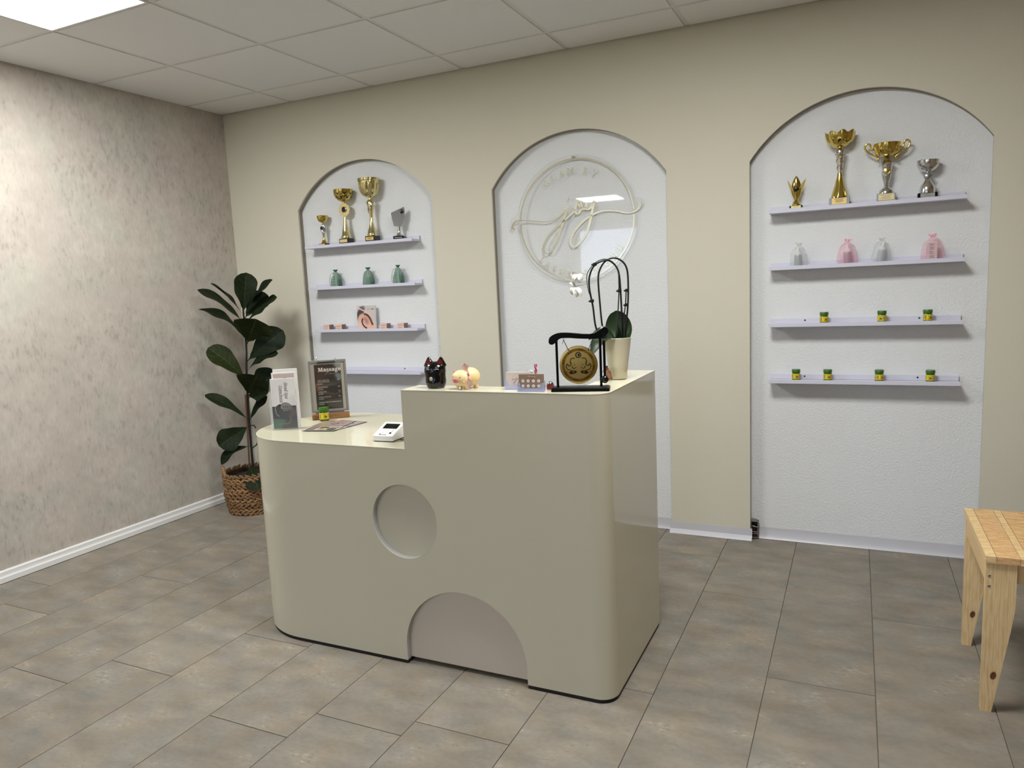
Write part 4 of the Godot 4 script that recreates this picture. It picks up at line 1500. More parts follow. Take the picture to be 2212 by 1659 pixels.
	for i in 8:
		var x0 := -0.066 + 0.132 * i / 8
		var x1 := -0.066 + 0.132 * (i + 1) / 8
		quad(st, b * Vector3(x0, 0.0, 0.0002), b * Vector3(x1, 0.0, 0.0002), b * Vector3(x1, 0.150, 0.0002), b * Vector3(x0, 0.150, 0.0002), Vector2(i / 8.0, 1), Vector2((i + 1) / 8.0, 0))
	part("printed_face", st, face, t)


# ---------------------------------------------------------------- fiddle-leaf fig in its basket
const BASKET := Vector3(0.340, 0.0, 0.376)


func fig_plant() -> void:
	var t := thing("potted_fig", "tall fiddle-leaf fig with dark leaves in a woven basket in the corner", "potted plant", BASKET)
	# basket: plaited rows of water hyacinth over a dark lining
	var st := begin()
	lathe(st, [Vector2(0, 0.004), Vector2(0.146, 0.004), Vector2(0.166, 0.10), Vector2(0.167, 0.245), Vector2(0.158, 0.245), Vector2(0.150, 0.02)], 32)
	part("lining", st, mat(Color(0.20, 0.14, 0.09), 0.95), t)
	var straws := [mat(Color(0.50, 0.37, 0.235), 0.75), mat(Color(0.44, 0.325, 0.205), 0.75), mat(Color(0.54, 0.41, 0.265), 0.75)]
	var rows := 12
	for k in rows:
		st = begin()
		var u := float(k) / (rows - 1)
		var y := 0.014 + 0.240 * u
		var r := 0.150 + 0.020 * minf(u * 2.4, 1.0)
		var n := 30
		for i in n:
			for s in 2:
				var a := TAU * (i + 0.5 * s + (0.25 if k % 2 else 0.0)) / n + rng.randf_range(-0.03, 0.03)
				var tangent := Vector3(-sin(a), 0, cos(a))
				var out := Vector3(cos(a), 0, sin(a))
				var tilt := (0.55 if s == 0 else -0.55) + rng.randf_range(-0.15, 0.15)
				var ax := (tangent * cos(tilt) + Vector3.UP * sin(tilt)).normalized()
				var basis := Basis(ax, out, ax.cross(out))
				ball(st, out * (r + rng.randf_range(-0.002, 0.004)) + Vector3(0, y + (0.004 if s == 0 else -0.004), 0), Vector3(0.024, 0.0085, 0.0085) * rng.randf_range(0.9, 1.1), 8, basis)
		part("woven_row", st, straws[(k * 2) % 3], t)
	for s in [0, 1]:
		st = begin()
		var a0: float = 2.25 + PI * s
		var pts := []
		for i in 15:
			var v := i / 14.0
			var a: float = a0 + (v - 0.5) * 0.62
			pts.append(Vector3(cos(a) * 0.171, 0.252 + 0.050 * sin(PI * v), sin(a) * 0.171))
		tube(st, pts, 0.0085, 8)
		for i in 14:
			var d: Vector3 = (pts[i + 1] - pts[i]).normalized()
			var side := d.cross(Vector3.UP).normalized()
			ball(st, pts[i], Vector3(0.012, 0.0105, 0.0105), 8, Basis(d, side, d.cross(side)).rotated(side, 0.5))
		part("handle", st, straws[2], t)
	st = begin()
	lathe(st, [Vector2(0.157, 0.222), Vector2(0.10, 0.236), Vector2(0.04, 0.240), Vector2(0, 0.241)], 32, Transform3D.IDENTITY, func(a, y): return 1.0 + 0.03 * sin(a * 7) * sin(a * 3 + 1.0))
	part("soil", st, mat(Color(0.16, 0.115, 0.085), 0.95), t)
	# trunk and cane, in the place of the pot
	var o := BASKET
	st = begin()
	trunk(st, o)
	part("trunk", st, mat(Color(0.055, 0.045, 0.035), 0.8), t)
	st = begin()
	tube(st, [Vector3(0.332, 0.20, 0.386) - o, Vector3(0.352, 0.755, 0.378) - o], 0.0055, 8)
	part("bamboo_cane", st, mat(Color(0.36, 0.24, 0.14), 0.6), t)
	var green: Array = []
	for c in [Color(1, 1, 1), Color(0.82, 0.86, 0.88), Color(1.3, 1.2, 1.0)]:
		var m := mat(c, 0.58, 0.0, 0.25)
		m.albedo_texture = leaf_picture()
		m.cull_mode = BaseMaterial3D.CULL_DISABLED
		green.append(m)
	# base, tip, width, roll from facing the room (radians), bend, reach of the tip towards the room, colour
	var leaves := [
		[[0.377, 1.268, 0.358], [0.417, 1.524, 0.339], 0.140, 0.10, 0.02, 0.00, 0],
		[[0.376, 1.262, 0.357], [0.208, 1.468, 0.438], 0.110, 1.35, 0.05, 0.02, 1],
		[[0.376, 1.215, 0.358], [0.132, 1.434, 0.474], 0.120, 1.05, 0.05, -0.02, 0],
		[[0.376, 1.110, 0.358], [0.127, 1.310, 0.477], 0.130, 1.15, 0.12, 0.04, 1],
		[[0.381, 1.262, 0.357], [0.560, 1.470, 0.271], 0.120, -1.30, 0.04, 0.05, 1],
		[[0.381, 1.235, 0.357], [0.513, 1.396, 0.293], 0.135, -0.20, 0.05, -0.10, 1],
		[[0.382, 1.205, 0.357], [0.576, 1.362, 0.263], 0.120, -1.05, 0.03, 0.05, 0],
		[[0.382, 1.075, 0.356], [0.448, 1.250, 0.327], 0.245, 0.05, -0.10, 0.17, 2],
		[[0.371, 0.965, 0.360], [0.599, 1.149, 0.252], 0.170, -0.25, 0.06, -0.06, 1],
		[[0.363, 0.850, 0.365], [0.160, 1.068, 0.461], 0.145, 0.45, 0.06, 0.04, 2],
		[[0.368, 0.905, 0.362], [0.556, 1.010, 0.273], 0.120, -1.10, 0.10, 0.02, 1],
		[[0.353, 0.748, 0.369], [0.425, 0.905, 0.338], 0.235, 0.05, -0.10, 0.18, 2],
		[[0.357, 0.726, 0.367], [0.534, 0.893, 0.283], 0.165, -0.15, 0.05, -0.05, 1],
		[[0.353, 0.747, 0.369], [0.484, 0.779, 0.307], 0.120, -0.5, 0.05, 0.08, 0],
		[[0.354, 0.590, 0.370], [0.114, 0.768, 0.483], 0.085, 0.75, 0.07, 0.02, 0],
		[[0.355, 0.580, 0.369], [0.472, 0.738, 0.313], 0.090, -1.0, 0.06, 0.00, 1],
		[[0.354, 0.555, 0.369], [0.168, 0.444, 0.458], 0.150, 0.10, -0.06, 0.08, 0],
		[[0.352, 0.420, 0.370], [0.168, 0.319, 0.457], 0.110, 1.05, 0.16, 0.06, 1],
		[[0.334, 0.285, 0.378], [0.375, 0.190, 0.361], 0.125, 0.0, 0.14, 0.20, 0],
	]
	var room := Vector3(0.705, 0.0, 0.709)
	var k := 0
	for l in leaves:
		var a := Vector3(l[0][0], l[0][1], l[0][2])
		var b: Vector3 = Vector3(l[1][0], l[1][1], l[1][2]) + room * l[5]
		if l[5] > 0.12:
			b.y -= 0.012
		st = begin()
		leaf(st, a - o, b - o, l[2], l[3], l[4], k * 1.7, room + Vector3(0, 0.12, 0))
		part("leaf", st, green[l[6]], t)
		k += 1
	# bare twigs
	st = begin()
	tube(st, [Vector3(0.352, 0.40, 0.371) - o, Vector3(0.385, 0.425, 0.358) - o, Vector3(0.400, 0.455, 0.352) - o], 0.004, 6)
	tube(st, [Vector3(0.352, 0.552, 0.371) - o, Vector3(0.380, 0.555, 0.360) - o, Vector3(0.392, 0.535, 0.356) - o], 0.004, 6)
	part("twig", st, mat(Color(0.07, 0.055, 0.04), 0.8), t).set_meta("kind", "stuff")


func trunk(st: SurfaceTool, o: Vector3) -> void:
	var pts := curve([Vector3(0.350, 0.22, 0.370) - o, Vector3(0.350, 0.292, 0.370) - o, Vector3(0.353, 0.548, 0.370) - o, Vector3(0.358, 0.75, 0.366) - o, Vector3(0.366, 0.910, 0.363) - o, Vector3(0.377, 1.055, 0.358) - o, Vector3(0.379, 1.262, 0.357) - o, Vector3(0.380, 1.300, 0.357) - o], 5)
	var r := []
	for i in pts.size():
		r.append(lerpf(0.0085, 0.005, float(i) / pts.size()))
	tube(st, pts, r, 10)


# dark green blade with pale veins
func leaf_picture() -> ImageTexture:
	if M.has("leaf_print"):
		return M.leaf_print
	var w := 128
	var h := 256
	var im := Image.create(w, h, false, Image.FORMAT_RGB8)
	var n := noise(Vector2i(w, h), 0.03, 3, 61)
	for y in h:
		for x in w:
			var g := n.get_pixel(x, y).r - 0.5
			im.set_pixel(x, y, Color(0.090 + g * 0.03, 0.130 + g * 0.04, 0.062 + g * 0.02))
	pen(im, [Vector2(64, 0), Vector2(64, 255)], 1.5, Color(0.21, 0.25, 0.145))
	for k in 7:
		var y := 235.0 - k * 33.0
		for s in [-1, 1]:
			pen(im, curve([Vector2(64, y), Vector2(64 + s * 26, y - 18), Vector2(64 + s * 50, y - 40), Vector2(64 + s * 60, y - 62)], 6), 0.9, Color(0.165, 0.21, 0.115))
	M.leaf_print = picture(im)
	return M.leaf_print


func leaf(st: SurfaceTool, a: Vector3, b: Vector3, width: float, roll: float, bend: float, seed_: float, towards: Vector3) -> void:
	var axis := b - a
	var length := axis.length()
	var dir := axis / length
	var nrm := (towards - dir * towards.dot(dir)).normalized().rotated(dir, roll)
	var side := dir.cross(nrm).normalized()
	st.set_smooth_group(next_group())
	var nu := 28
	var nv := 10
	var rows := []
	for i in nu + 1:
		var u := float(i) / nu
		var t := clampf((u - 0.07) / 0.93, 0.0, 1.0)
		var w := 0.5 * width * (lerpf(0.16, 1.0, smoothstep(0.0, 0.66, t)) * minf(1.0, t * 9.0) if t < 0.66 else pow(maxf(1.0 - pow((t - 0.66) / 0.34, 2.4), 0.0), 0.55))
		w = maxf(w, 0.0028 if u < 0.12 else 0.0006)
		w *= 1.0 + 0.05 * sin(u * 17.0 + seed_)
		var row := []
		for j in nv + 1:
			var v := 2.0 * j / nv - 1.0
			var lift := absf(v) * w * 0.22 + sin(u * 11.0 + seed_ + v * 1.2) * v * v * w * 0.13
			var p := a + dir * (length * u) + side * (v * w) + nrm * (bend * length * sin(PI * u) + lift)
			row.append([p, Vector2(0.5 + 0.5 * v, 1.0 - u)])
		rows.append(row)
	for i in nu:
		for j in nv:
			var q := [rows[i][j], rows[i][j + 1], rows[i + 1][j + 1], rows[i + 1][j]]
			tri(st, q[0][0], q[1][0], q[2][0], q[0][1], q[1][1], q[2][1])
			tri(st, q[0][0], q[2][0], q[3][0], q[0][1], q[2][1], q[3][1])
	st.set_smooth_group(-1)


# ---------------------------------------------------------------- on the low desk top
func clear_plastic(tint := Color(0.93, 0.94, 0.97), a := 0.035) -> StandardMaterial3D:
	var m := mat(Color(tint, a), 0.03, 0.0, 0.4)
	m.transparency = BaseMaterial3D.TRANSPARENCY_ALPHA
	return m


func low_desk_things() -> void:
	# brochure holder with three sets of cards
	var turn := 0.571
	var b := Basis(Vector3.UP, turn)
	var at := Vector3(1.7275, LOW + 0.0004, 1.522) + b * Vector3(0, 0, -0.024)
	var t := thing("brochure_holder", "clear acrylic leaflet holder standing at the rounded end of the desk", "leaflet holder", at, turn)
	var plastic := clear_plastic()
	var st := begin()
	box(st, Vector3(-0.0555, 0, -0.022), Vector3(0.0555, 0.0022, 0.024), 0.0004)
	part("bottom", st, plastic, t)
	st = begin()
	box(st, Vector3(-0.0555, 0.0024, -0.0225), Vector3(0.0555, 0.205, -0.0203), 0.0006)
	part("back_panel", st, plastic, t)
	var edge := clear_plastic(Color(0.80, 0.80, 0.86), 0.35)
	for s in [-1, 1]:
		st = begin()
		extrude(st, PackedVector2Array([Vector2(-0.020, 0.0024), Vector2(0.0215, 0.0024), Vector2(0.0215, 0.163), Vector2(0.014, 0.170), Vector2(-0.006, 0.196), Vector2(-0.020, 0.205)]), -0.0011, 0.0011, Transform3D(Basis(Vector3(0, 0, 1), Vector3(0, 1, 0), Vector3(-1, 0, 0)), Vector3(s * 0.0544, 0, 0)))
		part("side_panel", st, plastic, t)
		st = begin()
		box(st, Vector3(s * 0.0544 - 0.0013, 0.003, 0.0216), Vector3(s * 0.0544 + 0.0013, 0.163, 0.0246), 0.0005)
		part("corner_edge", st, edge, t)
	st = begin()
	var fp := [Vector2(-0.0555, 0.0024), Vector2(0.0555, 0.0024), Vector2(0.0555, 0.164), Vector2(0.043, 0.162)] + arc(Vector2(0.040, 0.140), 0.016, PI / 2, PI, 6) + [Vector2(0.022, 0.108)] + arc(Vector2(0.012, 0.108), 0.010, 0.0, -PI / 2, 5) + arc(Vector2(-0.012, 0.108), 0.010, -PI / 2, -PI, 5) + arc(Vector2(-0.040, 0.140), 0.016, 0.0, PI / 2, 6) + [Vector2(-0.0555, 0.164)]
	extrude(st, PackedVector2Array(fp), 0.0218, 0.0236)
	part("front_panel", st, plastic, t)
	# front card: print on white above, a photo below
	var im := Image.create(200, 424, false, Image.FORMAT_RGB8)
	im.fill(Color(0.86, 0.85, 0.85))
	im.fill_rect(Rect2i(0, 232, 200, 192), Color(0.06, 0.085, 0.10))
	dab(im, Vector2(70, 250), Vector2(40, 34), 0.0, Color(0.02, 0.03, 0.05), 0.3)
	dab(im, Vector2(118, 244), Vector2(52, 40), 0.5, Color(0.50, 0.50, 0.48), 0.08)
	for k in 26:
		var q := Vector2(86 + (k % 6) * 16 + (k / 6) % 2 * 8, 226 + (k / 6) * 17)
		if (q - Vector2(118, 244)).rotated(-0.5).length() < 44 and q.y > 234:
			dab(im, q, Vector2(5, 7), 0.5, Color(0.06, 0.06, 0.07), 0.2)
	dab(im, Vector2(105, 300), Vector2(85, 26), -0.15, Color(0.10, 0.12, 0.15), 0.3)
	dab(im, Vector2(170, 290), Vector2(26, 40), 0.2, Color(0.30, 0.22, 0.24), 0.6)
	im.fill_rect(Rect2i(0, 232, 200, 2), Color(0.2, 0.2, 0.22))
	dab(im, Vector2(50, 390), Vector2(85, 52), 0.1, Color(0.13, 0.36, 0.29), 0.15)
	dab(im, Vector2(140, 400), Vector2(70, 50), -0.4, Color(0.09, 0.12, 0.13), 0.3)
	pen(im, curve([Vector2(4, 336), Vector2(50, 372), Vector2(110, 384), Vector2(140, 366), Vector2(146, 334), Vector2(134, 318)], 8), 4.5, Color(0.34, 0.32, 0.27))
	pen(im, curve([Vector2(24, 234), Vector2(26, 270), Vector2(34, 300), Vector2(52, 316)], 8), 2.5, Color(0.62, 0.62, 0.62))
	pen(im, curve([Vector2(0, 410), Vector2(40, 400), Vector2(80, 424)], 6), 3.0, Color(0.07, 0.24, 0.19))
	for k in 14:
		im.fill_rect(Rect2i(16, 70 + k * 5, 2, 3), Color(0.55, 0.52, 0.52))
	var face := mat(Color.WHITE, 0.35)
	face.albedo_texture = picture(im)
	var sets := [
		["front white leaflet in the clear holder, printed with writing over a dark salon photo", 0.0090, 0.0, 0.2115, 0.0055],
		["white-bordered card with beige panel standing behind the front leaflet", 0.0005, 0.006, 0.236, 0.0035],
		["plain white card standing highest, rearmost in the clear holder", -0.0070, 0.011, 0.249, 0.0045],
	]
	for k in 3:
		var s: Array = sets[k]
		var w := 0.099
		var c := thing("leaflet", s[0], "leaflet", at + b * Vector3(s[2], 0.0024, s[1]), turn, "leaflets in the clear holder")
		st = begin()
		box(st, Vector3(-w / 2, 0, -s[4]), Vector3(w / 2, s[3], 0), 0.0006)
		part("card_stock", st, M.paper, c)
		if k == 0:
			st = begin()
			quad(st, Vector3(-w / 2 + 0.0007, 0.0007, 0.0002), Vector3(w / 2 - 0.0007, 0.0007, 0.0002), Vector3(w / 2 - 0.0007, s[3] - 0.0007, 0.0002), Vector3(-w / 2 + 0.0007, s[3] - 0.0007, 0.0002))
			part("printed_face", st, face, c)
			for line in [["Head Spa", 0.0125, 0.160], ["Gutschein", -0.0095, 0.146]]:
				var p := part("lettering", lettering(line[0], 0.0185, M.serif, 0.0003), M.black, c)
				p.transform = Transform3D(Basis(Vector3.BACK, -PI / 2) * Basis(Vector3(0.82, 0, 0), Vector3(0.18, 1, 0), Vector3(0, 0, 1)), Vector3(line[1], line[2], 0.0005))
		elif k == 1:
			st = begin()
			box(st, Vector3(-0.042, 0.16, 0.0001), Vector3(0.042, s[3] - 0.006, 0.0003))
			part("beige_panel", st, mat(Color(0.74, 0.68, 0.655), 0.6), c)
			st = begin()
			ring_line(st, Vector2(0.004, 0.203), 0.0085, 0.0016, 0.0005)
			part("round_mark", st, M.black, c)
	# framed price list in a wooden foot
	turn = 0.70
	b = Basis(Vector3.UP, turn)
	at = Vector3(1.757, LOW + 0.0004, 1.263) + b * Vector3(0, 0, -0.019)
	t = thing("price_list_stand", "grey framed Massage price list with two rings, standing in an oak foot", "menu stand", at, turn)
	var oak := mat(Color.WHITE, 0.55)
	oak.albedo_texture = wood_picture(Color(0.62, 0.45, 0.26), Color(0.50, 0.34, 0.18), 7)
	oak.uv1_triplanar = true
	oak.uv1_scale = Vector3(4, 14, 14)
	st = begin()
	box(st, Vector3(-0.0815, 0, -0.017), Vector3(0.0815, 0.0225, 0.019), 0.0012)
	part("wooden_foot", st, oak, t)
	var grey := mat(Color(0.50, 0.505, 0.50), 0.35)
	var y0 := 0.0295
	var y1 := 0.2625
	var hw := 0.0815
	st = begin()
	for s in [-1, 1]:
		box(st, Vector3(s * (hw - 0.0045) - 0.0045, y0, -0.006), Vector3(s * (hw - 0.0045) + 0.0045, y1, 0.006), 0.0012)
	box(st, Vector3(-hw + 0.009, y0, -0.006), Vector3(hw - 0.009, y0 + 0.009, 0.006), 0.0012)
	box(st, Vector3(-hw + 0.009, y1 - 0.012, -0.006), Vector3(hw - 0.009, y1, 0.006), 0.0012)
	part("frame", st, grey, t)
	st = begin()
	box(st, Vector3(-0.06, 0.0225, -0.003), Vector3(0.06, y0, 0.003))
	part("tongue", st, grey, t)
	st = begin()
	box(st, Vector3(-hw + 0.009, y0 + 0.009, -0.004), Vector3(hw - 0.009, y1 - 0.012, 0.0005))
	part("mount", st, mat(Color(0.66, 0.63, 0.58), 0.5), t)
	var px0 := -0.0575
	var px1 := 0.0575
	var py0 := y0 + 0.012
	var py1 := y1 - 0.020
	st = begin()
	quad(st, Vector3(px0, py0, 0.0009), Vector3(px1, py0, 0.0009), Vector3(px1, py1, 0.0009), Vector3(px0, py1, 0.0009))
	var sheet := mat(Color.WHITE, 0.3)
	sheet.albedo_texture = menu_picture()
	var pr := part("price_sheet", st, sheet, t)
	var ink := mat(Color(0.82, 0.79, 0.75), 0.6)
	var title := part("title", lettering("Massage", 0.0235, M.serif_bold, 0.0003), mat(Color(0.93, 0.91, 0.88), 0.5), pr)
	title.position = Vector3(0.0085, py1 - 0.0225, 0.0013)
	st = begin()
	for s in [[[-0.012, 0.0], [-0.004, 0.006], [0.002, 0.0075], [-0.004, 0.002], [-0.014, -0.012], [-0.017, -0.014]], [[0.000, -0.010], [0.004, -0.006], [0.007, -0.009], [0.011, -0.006], [0.014, -0.010], [0.019, -0.006], [0.022, -0.009], [0.027, -0.005], [0.033, -0.008], [0.037, 0.001], [0.036, -0.008], [0.041, -0.005]]]:
		var q := []
		for p in s:
			q.append(Vector3(p[0] * 0.9 + 0.004, py1 - 0.036 + p[1] * 0.7, 0.0012))
		tube(st, curve(q, 4), 0.00035, 4)
	part("script_line", st, ink, pr)
	var rows := [["KOPF- SCHULTER-", 0.070, "60€"], ["NACKENMASSAGE", 0.077, ""], ["THAI MASSAGE", 0.101, "69€"], ["HERBAL SPA", 0.122, "75€"], ["HERBAL HEAD SPA", 0.145, "89€"], ["HERBAL HEAD SPA PREMIUM", 0.169, "119€"]]
	for r in rows:
		var l := lettering(r[0], 0.0058, M.sans, 0.0002)
		l.horizontal_alignment = HORIZONTAL_ALIGNMENT_LEFT
		part("text_line", l, ink, pr).position = Vector3(-0.046, py1 - r[1], 0.0012)
		if r[2] != "":
			l = lettering(r[2], 0.0060, M.sans, 0.0002)
			l.horizontal_alignment = HORIZONTAL_ALIGNMENT_RIGHT
			part("text_line", l, ink, pr).position = Vector3(0.050, py1 - r[1], 0.0012)
			l = lettering("60 MIN", 0.0046, M.sans, 0.0002)
			l.horizontal_alignment = HORIZONTAL_ALIGNMENT_LEFT
			part("text_line", l, ink, pr).position = Vector3(-0.046, py1 - r[1] - 0.0085 - (0.0075 if r[1] < 0.075 else 0.0), 0.0012)
	st = begin()
	box(st, Vector3(-hw + 0.009, y0 + 0.009, 0.003), Vector3(hw - 0.009, y1 - 0.012, 0.0042))
	part("glazing", st, clear_plastic(Color(0.95, 0.95, 0.95), 0.01), t)
	st = begin()
	tube(st, [Vector3(-0.043, y1 - 0.010, 0.009), Vector3(0.036, y1 - 0.010, 0.009)], 0.0026, 8)
	part("binder_bar", st, mat(Color(0.10, 0.10, 0.10), 0.3, 0.4), t)
	for x in [-0.043, 0.036]:
		st = begin()
		var ring := []
		for i in 21:
			var a := TAU * i / 20
			ring.append(Vector3(x, y1 + 0.003 + sin(a) * 0.0165, cos(a) * 0.0125))
		tube(st, ring, 0.0015, 8, false)
		part("ring", st, M.chrome, t)
	# green jar in front of the price list
	var j := make_jar("green-lidded balm jar on the desk in front of the Massage price list", Vector3(1.7565, LOW + 0.0004, 1.3085), 0.9, "")
	j.scale = Vector3(1.1, 1.1, 1.1)
	# two leaflets lying crosswise
	var flat := mat(Color.WHITE, 0.25)
	flat.albedo_texture = flyer_picture()
	var spots := [[Vector3(1.896, LOW + 0.0005, 1.393), -0.09, "mauve leaflet lying flat on the desk, the lower one of two"], [Vector3(1.872, LOW + 0.0027, 1.418), 0.215, "mauve leaflet with white strip of small photos lying on top of another"]]
	for s in spots:
		var l := thing("flyer", s[2], "leaflet", s[0], s[1], "leaflets lying on the low desk")
		st = begin()
		box(st, Vector3(-0.0735, 0, -0.102), Vector3(0.0735, 0.0016, 0.102), 0.0002)
		part("sheet", st, mat(Color(0.16, 0.14, 0.14), 0.5), l)
		st = begin()
		quad(st, Vector3(-0.0735, 0.0018, 0.102), Vector3(0.0735, 0.0018, 0.102), Vector3(0.0735, 0.0018, -0.102), Vector3(-0.0735, 0.0018, -0.102))
		part("printed_face", st, flat, l)
	card_terminal()


func ring_line(st: SurfaceTool, c: Vector2, r: float, w: float, z: float, n := 36) -> void:
	for i in n:
		var a := TAU * i / n
		var d := TAU * (i + 1) / n
		var p := Vector2(cos(a), sin(a))
		var q := Vector2(cos(d), sin(d))
		quad(st, Vector3(c.x + p.x * r, c.y + p.y * r, z), Vector3(c.x + p.x * (r + w), c.y + p.y * (r + w), z), Vector3(c.x + q.x * (r + w), c.y + q.y * (r + w), z), Vector3(c.x + q.x * r, c.y + q.y * r, z))


func wood_picture(a: Color, b: Color, seed_: int) -> ImageTexture:
	var n := 256
	var im := noise(Vector2i(n / 8, n), 0.07, 4, seed_)
	im.resize(n, n, Image.INTERPOLATE_CUBIC)
	var d := im.get_data()
	var big := noise(Vector2i(n / 4, n), 0.02, 2, seed_ + 1)
	big.resize(n, n, Image.INTERPOLATE_CUBIC)
	var e := big.get_data()
	var out := PackedByteArray()
	out.resize(n * n * 3)
	for i in n * n:
		var t := clampf(0.5 + (d[i] / 255.0 - 0.5) * 1.3 + sin(e[i] / 255.0 * 34.0) * 0.22, 0, 1)
		var c := a.lerp(b, t)
		out[i * 3] = int(c.r * 255)
		out[i * 3 + 1] = int(c.g * 255)
		out[i * 3 + 2] = int(c.b * 255)
	return picture(Image.create_from_data(n, n, false, Image.FORMAT_RGB8, out))


# dark brown and grey photo behind the price list: hands and cloth, out of focus
func menu_picture() -> ImageTexture:
	var im := Image.create(160, 270, false, Image.FORMAT_RGB8)
	im.fill(Color(0.105, 0.085, 0.075))
	dab(im, Vector2(40, 50), Vector2(70, 70), 0.3, Color(0.21, 0.135, 0.105), 0.9)
	dab(im, Vector2(150, 10), Vector2(46, 22), 0.7, Color(0.48, 0.52, 0.51), 0.8)
	dab(im, Vector2(140, 78), Vector2(22, 26), 0.2, Color(0.42, 0.46, 0.45), 0.7)
	dab(im, Vector2(96, 84), Vector2(34, 18), 0.2, Color(0.07, 0.06, 0.06), 0.8)
	dab(im, Vector2(110, 112), Vector2(60, 14), -0.15, Color(0.20, 0.19, 0.185), 0.8)
	dab(im, Vector2(14, 132), Vector2(18, 24), 0.1, Color(0.52, 0.33, 0.25), 0.8)
	dab(im, Vector2(60, 126), Vector2(66, 10), -0.08, Color(0.30, 0.25, 0.225), 0.8)
	dab(im, Vector2(48, 160), Vector2(52, 16), 0.25, Color(0.25, 0.17, 0.14), 0.9)
	dab(im, Vector2(112, 150), Vector2(48, 18), 0.1, Color(0.06, 0.05, 0.05), 0.8)
	pen(im, curve([Vector2(22, 176), Vector2(60, 168), Vector2(104, 180), Vector2(158, 172)], 6), 4.0, Color(0.27, 0.20, 0.17))
	pen(im, curve([Vector2(30, 200), Vector2(70, 204), Vector2(110, 190)], 6), 3.0, Color(0.24, 0.17, 0.14))
	dab(im, Vector2(140, 250), Vector2(36, 20), -0.4, Color(0.16, 0.12, 0.11), 0.9)
	return picture(im)


func flyer_picture() -> ImageTexture:
	var im := Image.create(148, 206, false, Image.FORMAT_RGB8)
	im.fill(Color(0.55, 0.485, 0.47))
	dab(im, Vector2(100, 60), Vector2(50, 40), 0.4, Color(0.62, 0.55, 0.54), 0.9)
	pen(im, curve([Vector2(60, 70), Vector2(76, 52), Vector2(96, 60), Vector2(84, 78), Vector2(70, 70)], 6), 2.5, Color(0.20, 0.16, 0.16))
	pen(im, curve([Vector2(84, 52), Vector2(100, 44), Vector2(116, 54), Vector2(126, 50)], 6), 2.0, Color(0.24, 0.18, 0.18))
	pen(im, [Vector2(20, 24), Vector2(60, 20)], 1.5, Color(0.3, 0.24, 0.24))
	im.fill_rect(Rect2i(0, 122, 148, 84), Color(0.83, 0.80, 0.77))
	var c := [Color(0.42, 0.34, 0.30), Color(0.20, 0.19, 0.16), Color(0.55, 0.50, 0.36), Color(0.30, 0.22, 0.20), Color(0.62, 0.56, 0.52), Color(0.17, 0.15, 0.14)]
	for k in 6:
		var r := Rect2i(8 + (k % 3) * 46, 130 + (k / 3) * 36, 42, 31)
		im.fill_rect(r, c[k])
		dab(im, Vector2(r.position) + Vector2(18 + k * 2, 15), Vector2(11, 7), k * 0.7, c[(k + 2) % 6], 0.5)
	return picture(im)


